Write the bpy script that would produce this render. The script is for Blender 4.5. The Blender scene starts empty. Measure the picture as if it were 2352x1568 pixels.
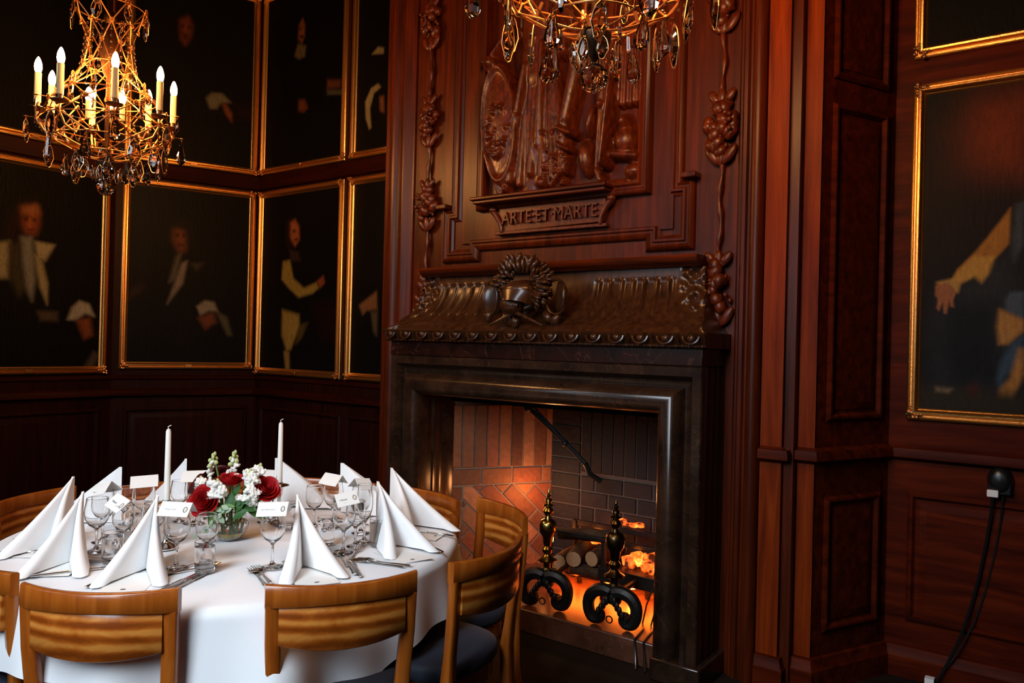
import bpy, bmesh, math, random
import numpy as np
from mathutils import Vector, Matrix, Euler

random.seed(7); np.random.seed(7)
C = bpy.context
SC = C.scene
COL = SC.collection
PI = math.pi
R = math.radians

# ------------------------------------------------------------ camera, world, daylight, exposure
cam_d = bpy.data.cameras.new('camera'); cam = bpy.data.objects.new('camera', cam_d); COL.objects.link(cam)
cam_d.sensor_width = 36.0; cam_d.lens = 27.0; cam_d.clip_start = 0.05
CAM_H = 1.46
cam.matrix_world = (Matrix.Translation((0, 0, CAM_H)) @ Matrix.Rotation(R(36.36), 4, 'Z')
                    @ Matrix.Rotation(R(90.214), 4, 'X') @ Matrix.Rotation(math.atan(.025), 4, 'Z'))
SC.camera = cam
SC.view_settings.view_transform = 'Standard'
SC.view_settings.look = 'None'
SC.view_settings.gamma = 1.0
SC.view_settings.use_curve_mapping = False
SC.view_settings.exposure = 0.12
SC.cycles.sample_clamp_indirect = 4.0
SC.cycles.caustics_reflective = False
SC.cycles.caustics_refractive = True
SC.cycles.max_bounces = 12
SC.cycles.transmission_bounces = 10
SC.cycles.transparent_max_bounces = 8

world = bpy.data.worlds.new('dusk'); SC.world = world; world.use_nodes = True
world.node_tree.nodes['Background'].inputs[0].default_value = (.55, .7, 1, 1)
world.node_tree.nodes['Background'].inputs[1].default_value = 0.015

WIN = [(-3.6, 0.9), (-1.35, 1.2), (1.2, 0.8)]      # window centres along the front wall, widths
WIN_Y, WIN_Z0, WIN_Z1 = -1.15, 1.5, 3.7
DAY = (12.0, 49.0, 1.5)
TILT = (34, 40, 0)                                        # sky light falls downwards through the tall panes
for (wx, ww), pw, tl in zip(WIN, DAY, TILT):
    ld = bpy.data.lights.new('window_daylight', 'AREA'); ld.shape = 'RECTANGLE'
    ld.size = ww; ld.size_y = WIN_Z1 - WIN_Z0; ld.energy = pw; ld.color = (.80, .90, 1.0)
    lo = bpy.data.objects.new('window_daylight', ld); COL.objects.link(lo)
    lo.location = (wx, WIN_Y + .12, (WIN_Z0 + WIN_Z1) / 2); lo.rotation_euler = (R(90 - tl), 0, R(12)); ld.spread = R(102)

# ------------------------------------------------------------ helpers: objects
WLOC = {}

def tag(o, label=None, cat=None, group=None, kind=None):
    if label: o['label'] = label
    if cat: o['category'] = cat
    if group: o['group'] = group
    if kind: o['kind'] = kind
    return o

def thing(name, label, cat, loc=(0, 0, 0), group=None, rz=0.0):
    o = bpy.data.objects.new(name, None); COL.objects.link(o)
    o.empty_display_size = .05
    o.location = loc; o.rotation_euler = (0, 0, rz); WLOC[o.name] = Vector(loc)
    return tag(o, label, cat, group)

def dup(src, loc=None, rz=None, label=None, parent=None):
    c = src.copy(); COL.objects.link(c)
    if parent is not None: c.parent = parent
    if loc is not None: c.location = loc
    if rz is not None: c.rotation_euler = (0, 0, rz)
    if label: c['label'] = label
    for ch in list(src.children): dup(ch, parent=c)
    return c

def srgb(h):
    h = h.lstrip('#'); v = [int(h[i:i + 2], 16) / 255 for i in (0, 2, 4)]
    return tuple(x / 12.92 if x <= .04045 else ((x + .055) / 1.055) ** 2.4 for x in v)

# ------------------------------------------------------------ helpers: mesh builder
class MB:
    def __init__(s): s.v = []; s.f = []; s.m = []; s.n = 0
    def add(s, verts, faces, m=0):
        k = s.n; s.v.extend([tuple(p) for p in verts]); s.n = len(s.v)
        s.f.extend([tuple(i + k for i in f) for f in faces]); s.m.extend([m] * len(faces)); return s
    def box(s, x0, x1, y0, y1, z0, z1, m=0, M=None):
        v = [(x, y, z) for z in (z0, z1) for y in (y0, y1) for x in (x0, x1)]
        if M is not None: v = [M @ Vector(p) for p in v]
        return s.add(v, [(0, 2, 3, 1), (4, 5, 7, 6), (0, 1, 5, 4), (2, 6, 7, 3), (0, 4, 6, 2), (1, 3, 7, 5)], m)
    def grid(s, fn, nu, nv, m=0, cu=False, cv=False):
        v = [fn(i / (nu if cu else nu - 1), j / (nv if cv else nv - 1)) for j in range(nv) for i in range(nu)]
        f = []
        for j in range(nv if cv else nv - 1):
            for i in range(nu if cu else nu - 1):
                a, b = i, (i + 1) % nu; c, d = j, (j + 1) % nv
                f.append((c * nu + a, c * nu + b, d * nu + b, d * nu + a))
        return s.add(v, f, m)
    def lathe(s, prof, c=(0, 0, 0), n=20, m=0, M=None, cap=True):
        v = []; f = []
        for r, z in prof:
            for i in range(n):
                a = 2 * PI * i / n; v.append(Vector((r * math.cos(a), r * math.sin(a), z)))
        k = len(prof)
        for j in range(k - 1):
            for i in range(n):
                b = (i + 1) % n; f.append((j * n + i, j * n + b, (j + 1) * n + b, (j + 1) * n + i))
        if cap:
            if prof[0][0] > 1e-4: f.append(tuple(reversed(range(n))))
            if prof[-1][0] > 1e-4: f.append(tuple(range((k - 1) * n, k * n)))
        cc = Vector(c)
        v = [((M @ p) if M is not None else p) + cc for p in v]
        return s.add(v, f, m)
    def tube(s, pts, r, n=6, m=0, closed=False, cap=True, up=None):
        pts = [Vector(p) for p in pts]; k = len(pts)
        rr = r if isinstance(r, (list, tuple)) else [r] * k
        v = []; prev = None
        for i, p in enumerate(pts):
            if closed: t = pts[(i + 1) % k] - pts[i - 1]
            else: t = pts[min(i + 1, k - 1)] - pts[max(i - 1, 0)]
            if t.length < 1e-9: t = Vector((0, 0, 1))
            t.normalize()
            if prev is None:
                a = Vector(up) if up else (Vector((0, 0, 1)) if abs(t.z) < .9 else Vector((1, 0, 0)))
            else: a = prev
            a = a - t * a.dot(t)
            if a.length < 1e-6: a = t.orthogonal()
            a.normalize(); prev = a; b = t.cross(a)
            for q in range(n):
                g = 2 * PI * q / n; v.append(p + (a * math.cos(g) + b * math.sin(g)) * rr[i])
        f = []
        for i in range(k if closed else k - 1):
            j = (i + 1) % k
            for q in range(n):
                w = (q + 1) % n; f.append((i * n + q, i * n + w, j * n + w, j * n + q))
        if cap and not closed: f.append(tuple(reversed(range(n)))); f.append(tuple(range((k - 1) * n, k * n)))
        return s.add(v, f, m)
    def ell(s, c, r, n=12, k=8, m=0, M=None):
        if not isinstance(r, (tuple, list)): r = (r, r, r)
        c = Vector(c); v = []; f = []
        for j in range(k + 1):
            th = PI * j / k
            for i in range(n):
                a = 2 * PI * i / n
                p = Vector((r[0] * math.sin(th) * math.cos(a), r[1] * math.sin(th) * math.sin(a), r[2] * math.cos(th)))
                v.append(((M @ p) if M is not None else p) + c)
        for j in range(k):
            for i in range(n):
                b = (i + 1) % n; f.append((j * n + i, (j + 1) * n + i, (j + 1) * n + b, j * n + b))
        return s.add(v, f, m)
    def sweep(s, poly, prof, T, closed=False, m=0, caps=True):
        """mitred moulding: poly in the wall plane, prof = (inset to the left, height above the wall)"""
        k = len(poly); P = [Vector((p[0], p[1])) for p in poly]; mit = []
        for i in range(k):
            d0 = (P[i] - P[i - 1]) if (closed or i > 0) else None
            d1 = (P[(i + 1) % k] - P[i]) if (closed or i < k - 1) else None
            if d0 is None: d0 = d1
            if d1 is None: d1 = d0
            d0 = d0.normalized(); d1 = d1.normalized()
            n0 = Vector((-d0.y, d0.x)); n1 = Vector((-d1.y, d1.x))
            q = n0 + n1; q = q / max(q.dot(q) / 2, 1e-6) if q.length > 1e-6 else n0
            mit.append(q)
        v = [T(P[i].x + mit[i].x * a, P[i].y + mit[i].y * a, h) for i in range(k) for a, h in prof]
        n = len(prof); f = []
        for i in range(k if closed else k - 1):
            j = (i + 1) % k
            for q in range(n - 1): f.append((i * n + q, j * n + q, j * n + q + 1, i * n + q + 1))
        if caps and not closed: f.append(tuple(range(n))); f.append(tuple(range((k - 1) * n, k * n)))
        return s.add(v, f, m)
    def extrude(s, poly, T, h0, h1, m=0):
        k = len(poly); v = [T(a, b, h0) for a, b in poly] + [T(a, b, h1) for a, b in poly]
        f = [tuple(range(k)), tuple(range(2 * k - 1, k - 1, -1))] + [(i, (i + 1) % k, k + (i + 1) % k, k + i) for i in range(k)]
        return s.add(v, f, m)
    def build(s, name, mats, parent=None, world=True, sharp=38, bevel=0.0, recalc=True, weld=False):
        me = bpy.data.meshes.new(name)
        off = Vector((0, 0, 0))
        if parent is not None and world: off = WLOC.get(parent.name, off)
        me.from_pydata([(p[0] - off.x, p[1] - off.y, p[2] - off.z) for p in s.v], [], s.f)
        if not isinstance(mats, (list, tuple)): mats = [mats]
        for q in mats: me.materials.append(q)
        me.polygons.foreach_set('material_index', s.m)
        if recalc:
            bm = bmesh.new(); bm.from_mesh(me)
            if weld: bmesh.ops.remove_doubles(bm, verts=bm.verts, dist=weld)
            bmesh.ops.recalc_face_normals(bm, faces=bm.faces)
            bm.to_mesh(me); bm.free()
        me.shade_smooth()
        if sharp < 180: me.set_sharp_from_angle(angle=R(sharp))
        o = bpy.data.objects.new(name, me); COL.objects.link(o)
        if parent is not None: o.parent = parent; WLOC[o.name] = off
        if bevel:
            b = o.modifiers.new('bevel', 'BEVEL'); b.width = bevel; b.segments = 2; b.limit_method = 'ANGLE'; b.angle_limit = R(40)
        return o

def struct(o): o['kind'] = 'structure'; return o
def YP(Y): return lambda u, v, h: (u, Y - h, v)          # wall facing the room (-Y)
def WP(o, ud, nd):
    o, ud, nd = Vector(o), Vector(ud).normalized(), Vector(nd).normalized()
    return lambda u, v, h: tuple(o + ud * u + nd * h + Vector((0, 0, v)))

# ------------------------------------------------------------ materials
MATS = {}
def newmat(name):
    m = bpy.data.materials.new(name); m.use_nodes = True; MATS[name] = m
    return m, m.node_tree.nodes, m.node_tree.links, m.node_tree.nodes['Principled BSDF']

def plain(name, col, rough=.5, metal=0., spec=None, coat=0., sheen=0., trans=0., ior=1.5, emit=None, es=0., bump=0., bscale=60.):
    m, N, L, B = newmat(name)
    c = srgb(col) if isinstance(col, str) else col
    B.inputs['Base Color'].default_value = (*c, 1); B.inputs['Roughness'].default_value = rough
    B.inputs['Metallic'].default_value = metal; B.inputs['IOR'].default_value = ior
    B.inputs['Coat Weight'].default_value = coat; B.inputs['Coat Roughness'].default_value = .12
    B.inputs['Sheen Weight'].default_value = sheen; B.inputs['Transmission Weight'].default_value = trans
    if spec is not None: B.inputs['Specular IOR Level'].default_value = spec
    if emit: B.inputs['Emission Color'].default_value = (*emit, 1); B.inputs['Emission Strength'].default_value = es
    if bump:
        t = N.new('ShaderNodeTexNoise'); t.inputs['Scale'].default_value = bscale; t.inputs['Detail'].default_value = 4
        tc = N.new('ShaderNodeTexCoord'); L.new(tc.outputs['Object'], t.inputs['Vector'])
        b = N.new('ShaderNodeBump'); b.inputs['Strength'].default_value = bump; b.inputs['Distance'].default_value = .01
        L.new(t.outputs['Fac'], b.inputs['Height']); L.new(b.outputs['Normal'], B.inputs['Normal'])
    return m

def wood(name, dark, mid, light, stretch=(9, 9, .55), rough=.34, coat=.25, scale=3., wave=0., bump=.05, spec=.3, lo=.28, hi=.75):
    m, N, L, B = newmat(name)
    tc = N.new('ShaderNodeTexCoord'); mp = N.new('ShaderNodeMapping'); mp.inputs['Scale'].default_value = stretch
    L.new(tc.outputs['Object'], mp.inputs['Vector'])
    t = N.new('ShaderNodeTexNoise'); t.inputs['Scale'].default_value = scale; t.inputs['Detail'].default_value = 7
    t.inputs['Roughness'].default_value = .62; t.inputs['Distortion'].default_value = .6
    L.new(mp.outputs[0], t.inputs['Vector'])
    src = t.outputs['Fac']
    if wave:
        w = N.new('ShaderNodeTexWave'); w.bands_direction = 'Z'; w.inputs['Scale'].default_value = 1.0; w.inputs['Distortion'].default_value = 16
        w.inputs['Detail'].default_value = 2.5; w.inputs['Detail Scale'].default_value = .22
        L.new(mp.outputs[0], w.inputs['Vector'])
        mx = N.new('ShaderNodeMix'); mx.inputs[0].default_value = wave
        L.new(t.outputs['Fac'], mx.inputs[2]); L.new(w.outputs['Fac'], mx.inputs[3]); src = mx.outputs[0]
    r = N.new('ShaderNodeValToRGB'); e = r.color_ramp.elements
    e[0].position = lo; e[0].color = (*srgb(dark), 1); e[1].position = hi; e[1].color = (*srgb(light), 1)
    q = e.new(.5); q.color = (*srgb(mid), 1)
    L.new(src, r.inputs[0]); L.new(r.outputs[0], B.inputs['Base Color'])
    B.inputs['Roughness'].default_value = rough; B.inputs['Coat Weight'].default_value = coat; B.inputs['Coat Roughness'].default_value = .15
    B.inputs['Specular IOR Level'].default_value = spec
    b = N.new('ShaderNodeBump'); b.inputs['Strength'].default_value = bump; b.inputs['Distance'].default_value = .01
    L.new(src, b.inputs['Height']); L.new(b.outputs['Normal'], B.inputs['Normal'])
    return m

def marble(name, dark, light, vein, rough=.22):
    m, N, L, B = newmat(name)
    tc = N.new('ShaderNodeTexCoord')
    t = N.new('ShaderNodeTexNoise'); t.inputs['Scale'].default_value = 7; t.inputs['Detail'].default_value = 8; t.inputs['Roughness'].default_value = .68
    L.new(tc.outputs['Object'], t.inputs['Vector'])
    r = N.new('ShaderNodeValToRGB'); e = r.color_ramp.elements
    e[0].position = .35; e[0].color = (*srgb(dark), 1); e[1].position = .7; e[1].color = (*srgb(light), 1)
    L.new(t.outputs['Fac'], r.inputs[0])
    v = N.new('ShaderNodeTexNoise'); v.inputs['Scale'].default_value = 3.5; v.inputs['Detail'].default_value = 5; v.inputs['Distortion'].default_value = 2.5
    L.new(tc.outputs['Object'], v.inputs['Vector'])
    r2 = N.new('ShaderNodeValToRGB'); e = r2.color_ramp.elements
    e[0].position = .490; e[0].color = (0, 0, 0, 1); e[1].position = .512; e[1].color = (0, 0, 0, 1); q = e.new(.501); q.color = (.5, .5, .5, 1)
    L.new(v.outputs['Fac'], r2.inputs[0])
    mx = N.new('ShaderNodeMix'); mx.data_type = 'RGBA'
    L.new(r2.outputs[0], mx.inputs[0]); L.new(r.outputs[0], mx.inputs[6]); mx.inputs[7].default_value = (*srgb(vein), 1)
    L.new(mx.outputs[2], B.inputs['Base Color']); B.inputs['Roughness'].default_value = rough
    return m

def attr_mat(name, rough=.5, bump=0., bscale=40., spec=.5, stretch=(1, 1, 1)):
    m, N, L, B = newmat(name)
    a = N.new('ShaderNodeAttribute'); a.attribute_name = 'tint'
    B.inputs['Roughness'].default_value = rough; B.inputs['Specular IOR Level'].default_value = spec
    tc = N.new('ShaderNodeTexCoord'); mp = N.new('ShaderNodeMapping'); mp.inputs['Scale'].default_value = stretch
    t = N.new('ShaderNodeTexNoise'); t.inputs['Scale'].default_value = bscale; t.inputs['Detail'].default_value = 5
    L.new(tc.outputs['Object'], mp.inputs['Vector']); L.new(mp.outputs[0], t.inputs['Vector'])
    mm = N.new('ShaderNodeMapRange'); mm.inputs[3].default_value = .6; mm.inputs[4].default_value = 1.35
    L.new(t.outputs['Fac'], mm.inputs[0])
    mx = N.new('ShaderNodeVectorMath'); mx.operation = 'SCALE'
    L.new(a.outputs['Color'], mx.inputs[0]); L.new(mm.outputs[0], mx.inputs['Scale']); L.new(mx.outputs[0], B.inputs['Base Color'])
    if bump:
        b = N.new('ShaderNodeBump'); b.inputs['Strength'].default_value = bump; b.inputs['Distance'].default_value = .01
        L.new(t.outputs['Fac'], b.inputs['Height']); L.new(b.outputs['Normal'], B.inputs['Normal'])
    return m

def emission(name, col, strength, noise=None):
    m, N, L, B = newmat(name)
    B.inputs['Base Color'].default_value = (.02, .02, .02, 1)
    B.inputs['Emission Strength'].default_value = strength
    B.inputs['Emission Color'].default_value = (*col, 1)
    if noise:
        tc = N.new('ShaderNodeTexCoord'); t = N.new('ShaderNodeTexNoise'); t.inputs['Scale'].default_value = noise; t.inputs['Detail'].default_value = 5
        L.new(tc.outputs['Object'], t.inputs['Vector'])
        r = N.new('ShaderNodeValToRGB'); e = r.color_ramp.elements
        e[0].position = .42; e[0].color = (.02, .002, 0, 1); e[1].position = .72; e[1].color = (1, .42, .07, 1); q = e.new(.55); q.color = (.9, .09, .008, 1)
        L.new(t.outputs['Fac'], r.inputs[0]); L.new(r.outputs[0], B.inputs['Emission Color'])
    return m

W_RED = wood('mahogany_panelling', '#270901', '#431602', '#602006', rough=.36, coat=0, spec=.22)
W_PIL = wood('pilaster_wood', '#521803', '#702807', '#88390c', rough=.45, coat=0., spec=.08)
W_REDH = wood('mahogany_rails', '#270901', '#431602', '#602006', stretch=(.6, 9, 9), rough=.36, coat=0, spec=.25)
W_DARK = wood('dark_panelling', '#120301', '#200702', '#2c0b03', rough=.5, coat=0., spec=.1)  # darker tone of the panelling wood
W_DARKH = wood('dark_panel_rails', '#180401', '#280802', '#340c03', stretch=(.6, .6, 9), rough=.5, coat=0, spec=.06)  # the same darker tone with the grain turned for rails
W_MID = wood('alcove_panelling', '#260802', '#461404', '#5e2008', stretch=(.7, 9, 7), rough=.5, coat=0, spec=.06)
W_CARVE = wood('carved_wood', '#240a02', '#4c1a05', '#6c2a0a', rough=.36, scale=6, stretch=(7, 7, 3), coat=.1, bump=.2)
W_CHAIR = wood('honey_beech', '#7c390b', '#924912', '#a85e20', stretch=(8, 8, .8), rough=.28, coat=.5, bump=.02)
W_CHAIRP = wood('figured_veneer', '#74350b', '#9a4e15', '#bf7a34', stretch=(4.2, 4.2, 9), rough=.26, coat=.5, lo=.34, hi=.68, scale=2.0, wave=.3, bump=.015)
MARB = marble('brown_marble', '#1a100b', '#382519', '#46301f')
MARBR = marble('red_marble', '#160906', '#2c130c', '#583626', rough=.25)
FRIEZE = wood('carved_dark_frieze', '#1e0f07', '#371d0d', '#4a2b14', rough=.3, coat=.2, scale=4)
GILT = plain('gilded_frame', (.80, .42, .12), rough=.36, metal=1., bump=.15, bscale=120)
GILTB = plain('burnished_gilt', (.80, .40, .15), rough=.36, metal=1.)
WIRE = plain('gilt_wire', (.48, .19, .06), rough=.42, metal=1.)
BRONZE = plain('bronze_dark', (.10, .055, .03), rough=.38, metal=.9)
BRASS = plain('brass', (.40, .29, .08), rough=.22, metal=1.)
BRASSD = plain('tarnished_brass', (.10, .07, .03), rough=.3, metal=1.)
IRON = plain('black_iron', (.012, .011, .010), rough=.45, metal=.4, bump=.15)
SILVER = plain('silver', (.78, .76, .73), rough=.14, metal=1.)
CLOTH = plain('white_damask', (.80, .82, .85), rough=.75, sheen=.2, bump=.04, bscale=240)
NAP = plain('napkin_linen', (.88, .88, .88), rough=.8, bump=.03, bscale=300)
PAPER = plain('card_paper', (.80, .79, .76), rough=.7)
INK = plain('ink', (.05, .05, .06), rough=.8)
PALEINK = plain('pale_ink', (.45, .45, .45), rough=.8)
GLASS = plain('clear_glass', (1, 1, 1), rough=.0, trans=1., ior=1.45)
CRYSTAL = plain('cut_crystal', (1., .93, .84), rough=.0, trans=1., ior=1.55)
WATER = plain('water', (1, 1, 1), rough=.0, trans=1., ior=1.33)
WAX = plain('white_wax', (.86, .83, .75), rough=.45)
SLEEVE = plain('candle_sleeve', (.62, .46, .24), rough=.5)
NAVY = plain('navy_upholstery', (.012, .018, .034), rough=.7, sheen=.05, bump=.1, bscale=300)
ROSE = plain('rose_red', (.42, .003, .005), rough=.6)
ROSED = plain('rose_shaded', (.10, .002, .003), rough=.6)  # rose red darkened, shade on the two rear blooms put into the colour
PETAL = plain('white_petal', (.85, .84, .78), rough=.6)
BUD = plain('green_bud', (.48, .55, .22), rough=.6)
STEM = plain('stem_green', (.10, .20, .035), rough=.5)
LEAF = plain('leaf_green', (.03, .10, .02), rough=.4)
SAGE = plain('sage_leaf', (.30, .42, .30), rough=.6)
GOLDR = plain('gold_ribbon', (.85, .62, .06), rough=.35, metal=.6)
BULB = emission('lit_bulb', (1., .45, .13), 470.)
EMBER = emission('glowing_embers', (1, .3, .05), 3.2, noise=15)
STEMM = plain('bronze_gilt_stem', (.085, .034, .012), rough=.45, metal=1.)
PALEGOLD = plain('pale_emblem_yellow', (.72, .66, .42), rough=.7)
GLINT = plain('edge_glint', (.85, .50, .25), rough=.35, metal=1.)  # stands in for light refracted along the cut edges of the crystals
HOT = emission('ember_lamp', (1., .22, .03), 40.)
FLOORM = wood('dark_floor', '#120c08', '#1c130c', '#281b12', stretch=(.5, 6, 6), rough=.75, coat=0, spec=.2)
CEILM = plain('dark_ceiling', (.03, .016, .009), rough=.7)
BRICK = attr_mat('firebrick', rough=.7, bump=.5, bscale=35)
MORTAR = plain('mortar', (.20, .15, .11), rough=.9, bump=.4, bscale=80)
MORTARD = plain('shaded_mortar', (.085, .065, .05), rough=.9, bump=.4, bscale=80)  # mortar darkened to hold the dimness of the firebox in its colour
HEARTH = marble('hearth_stone', '#3a241a', '#6a4432', '#80604c', rough=.28)
SOOT = plain('soot', (.010, .009, .008), rough=.85)
CANVAS = attr_mat('oil_canvas', rough=.55, bump=.22, bscale=30, spec=.1, stretch=(2.2, 2.2, .6))
BARK = wood('log_bark', '#20140c', '#3a2818', '#54402c', stretch=(8, 8, 2), rough=.85, coat=0, scale=6, bump=.8)
CUT = plain('log_cut_end', (.36, .22, .11), rough=.8, bump=.3, bscale=90)
BLACKP = plain('black_plastic', (.008, .008, .008), rough=.3)
WHITEP = plain('white_plastic', (.8, .8, .8), rough=.5)

# ------------------------------------------------------------ the room
K1 = (-5.53, 3.9); K2 = (-5.93, 2.91)                    # corners of the canted bay on the left
YB = 3.9                                                 # alcove wall plane
YW = 3.40                                                # panelled chimney breast plane
b = MB(); b.box(-7.2, 3.2, -2.0, 4.8, -.1, 0); struct(b.build('floor', FLOORM))
b = MB(); b.box(-7.2, 3.2, -2.0, 4.8, 4.5, 4.6); struct(b.build('ceiling', CEILM))
def slab(name, p, q, n, z0=0, z1=4.5, t=.15, mat=W_DARK):
    n = Vector((n[0], n[1], 0)).normalized() * t
    v = [(p[0], p[1], z0), (q[0], q[1], z0), (q[0] + n.x, q[1] + n.y, z0), (p[0] + n.x, p[1] + n.y, z0)]
    v += [(x, y, z1) for x, y, z in v]
    return struct(MB().add(v, [(0, 1, 2, 3), (4, 5, 6, 7), (0, 1, 5, 4), (1, 2, 6, 5), (2, 3, 7, 6), (3, 0, 4, 7)]).build(name, mat))
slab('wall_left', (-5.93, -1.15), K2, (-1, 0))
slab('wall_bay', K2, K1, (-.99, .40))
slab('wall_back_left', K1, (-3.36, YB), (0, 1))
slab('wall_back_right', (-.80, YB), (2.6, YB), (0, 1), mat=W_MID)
slab('wall_right', (2.6, -1.15), (2.6, YB), (1, 0))
b = MB(); x = -5.93                                      # front wall (behind the camera) with three window openings
for wx, ww in WIN:
    b.box(x, wx - ww / 2, WIN_Y - .2, WIN_Y, 0, 4.5); b.box(wx - ww / 2, wx + ww / 2, WIN_Y - .2, WIN_Y, 0, WIN_Z0); b.box(wx - ww / 2, wx + ww / 2, WIN_Y - .2, WIN_Y, WIN_Z1, 4.5)
    x = wx + ww / 2
b.box(x, 2.6, WIN_Y - .2, WIN_Y, 0, 4.5); struct(b.build('wall_front', W_DARK))
for i, (wx, ww) in enumerate(WIN):
    b = MB(); x0, x1 = wx - ww / 2, wx + ww / 2
    b.sweep([(x0, WIN_Z0), (x1, WIN_Z0), (x1, WIN_Z1), (x0, WIN_Z1)], [(0, 0), (0, .04), (.05, .04), (.05, 0)], lambda u, v, h: (u, WIN_Y + h, v), True)
    b.box(wx - .02, wx + .02, WIN_Y, WIN_Y + .035, WIN_Z0, WIN_Z1)
    for z in (1.75, 2.55): b.box(x0, x1, WIN_Y, WIN_Y + .035, z - .02, z + .02)
    struct(b.build('window_%d' % (i + 1), W_DARK))

# chimney breast with the fireplace opening
b = MB()
b.box(-3.51, -3.0, YW, 4.1, 0, 4.5); b.box(-1.45, -.98, YW, 4.1, 0, 4.5); b.box(-3.0, -1.45, YW, 4.1, 1.40, 4.5)
struct(b.build('wall_chimney_breast', W_RED))
# tall bolection mouldings at both sides of the breast (full height)
BOL = [(0, 0), (0, .035), (.018, .052), (.04, .058), (.062, .05), (.074, .03), (.084, .03), (.094, .042), (.112, .042), (.125, .028), (.135, .028), (.15, .012), (.165, .012), (.165, 0)]
def vmould(x0, w, Y, prof, name, mat=W_RED, flip=False, z0=0, z1=4.4):
    b = MB(); k = w / max(a for a, h in prof)
    pr = [((w - a * k) if flip else a * k, h) for a, h in prof]
    b.sweep([(0, z1), (0, z0)], pr, lambda u, v, h: (x0 + u, Y - h, v))
    return struct(b.build(name, mat, sharp=50))
vmould(-3.455, .19, YW, BOL, 'trim_1'); vmould(-1.262, .14, YW, BOL, 'trim_2', flip=True)
vmould(-3.51, .045, YW, [(0, 0), (0, .012), (1, .012), (1, 0)], 'trim_3')
# stepped pilaster right of the fireplace, splayed return behind it
def prism(pts, z0, z1, name, mat):
    b = MB(); b.extrude(pts, lambda u, v, h: (u, v, h), z0, z1); return struct(b.build(name, mat))
prism([(-1.115, YW + .02), (-1.115, 3.372), (-1.022, 3.372), (-1.022, 3.462), (-.972, 3.462), (-.972, YW + .02 + .1)], 0, 4.4, 'trim_4', W_PIL)
prism([(-.975, 3.6), (-.975, 3.4515), (-.905, 3.4515), (-.91, 3.5)], 0, 4.4, 'trim_19', W_PIL)
prism([(-1.0, 3.6), (-1.0, 3.455), (-.91, 3.455), (-.69, 3.91), (-.80, 3.95)], 0, 4.4, 'trim_5', W_MID)
# chair rail mitred round the pilaster, the return and the alcove
RAIL = [(0, 0), (.012, -.012), (.03, -.012), (.036, -.03), (.036, -.052), (.022, -.062), (0, -.07)]
def railpath(path, z, prof, name, mat, sgn=1):
    b = MB(); v = []; n = len(prof); P = [Vector(p) for p in path]; k = len(P)
    for i in range(k):
        d0 = (P[i] - P[i - 1]).normalized() if i else (P[1] - P[0]).normalized()
        d1 = (P[i + 1] - P[i]).normalized() if i < k - 1 else d0
        n0 = Vector((d0.y, -d0.x)); n1 = Vector((d1.y, -d1.x)); q = n0 + n1; q = q / max(q.dot(q) / 2, .15)
        for a, h in prof: v.append((P[i].x + q.x * a * sgn, P[i].y + q.y * a * sgn, z + h))
    f = [(i * n + j, (i + 1) * n + j, (i + 1) * n + j + 1, i * n + j + 1) for i in range(k - 1) for j in range(n - 1)]
    b.add(v, f); return struct(b.build(name, mat, sharp=35))
RP = [(-1.115, 3.372), (-1.022, 3.372), (-1.022, 3.45), (-.908, 3.45), (-.69, 3.9), (2.6, 3.9)]
railpath(RP, 1.045, RAIL, 'trim_6', W_MID)
BASE = [(.0, .14), (.014, .135), (.022, .10), (.03, .09), (.03, 0)]
railpath(RP, 0, BASE, 'baseboard_right', W_MID)
LP = [(-5.93, -1.15), K2, K1, (-3.51, 3.9), (-3.51, 3.4)]
railpath(LP, 1.045, RAIL, 'trim_7', W_DARKH)
railpath(LP, .0, BASE, 'baseboard_left', W_DARKH)
railpath(LP, 2.81, [(0, 0), (.02, -.01), (.02, -.115), (0, -.125)], 'trim_8', W_DARKH)
railpath(LP, 1.15, [(0, 0), (.012, -.006), (.012, -.03), (0, -.04)], 'trim_9', W_DARKH)
# sunk panels: mouldings round raised fields
PM = [(0, 0), (0, .006), (.012, .016), (.022, .016), (.03, .004), (.034, 0)]
def panel(T, u0, u1, z0, z1, name, mat):
    b = MB(); b.sweep([(u0, z0), (u1, z0), (u1, z1), (u0, z1)], PM, T, True)
    b.sweep([(u0 + .05, z0 + .05), (u1 - .05, z0 + .05), (u1 - .05, z1 - .05), (u0 + .05, z1 - .05)], [(0, .0005), (.03, .008)], T, True)
    b.add([T(u0 + .08, z0 + .08, .008), T(u1 - .08, z0 + .08, .008), T(u1 - .08, z1 - .08, .008), T(u0 + .08, z1 - .08, .008)], [(0, 1, 2, 3)])
    return struct(b.build(name, mat))
TB = YP(YB)
TS = WP((-.908, 3.45, 0), (.218, .45, 0), (.45, -.218, 0))        # splayed return
TA1 = WP((*K1, 0), (K2[0] - K1[0], K2[1] - K1[1], 0), (.99, -.40, 0))
TA0 = WP((*K2, 0), (0, -1, 0), (1, 0, 0))
panel(TB, -.61, .55, .25, .84, 'trim_10', W_MID); panel(TB, .65, 1.8, .25, .84, 'trim_11', W_MID)
panel(TS, .07, .43, .24, .83, 'trim_12', W_MID); panel(TS, .07, .43, 1.16, 2.55, 'trim_13', W_MID); panel(TS, .07, .43, 2.66, 4.2, 'trim_14', W_MID)
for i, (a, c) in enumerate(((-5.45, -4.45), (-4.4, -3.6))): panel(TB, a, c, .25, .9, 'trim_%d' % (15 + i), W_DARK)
panel(TA1, .06, .98, .25, .9, 'trim_17', W_DARK); panel(TA0, .08, 1.05, .25, .9, 'trim_18', W_DARK)

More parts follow.
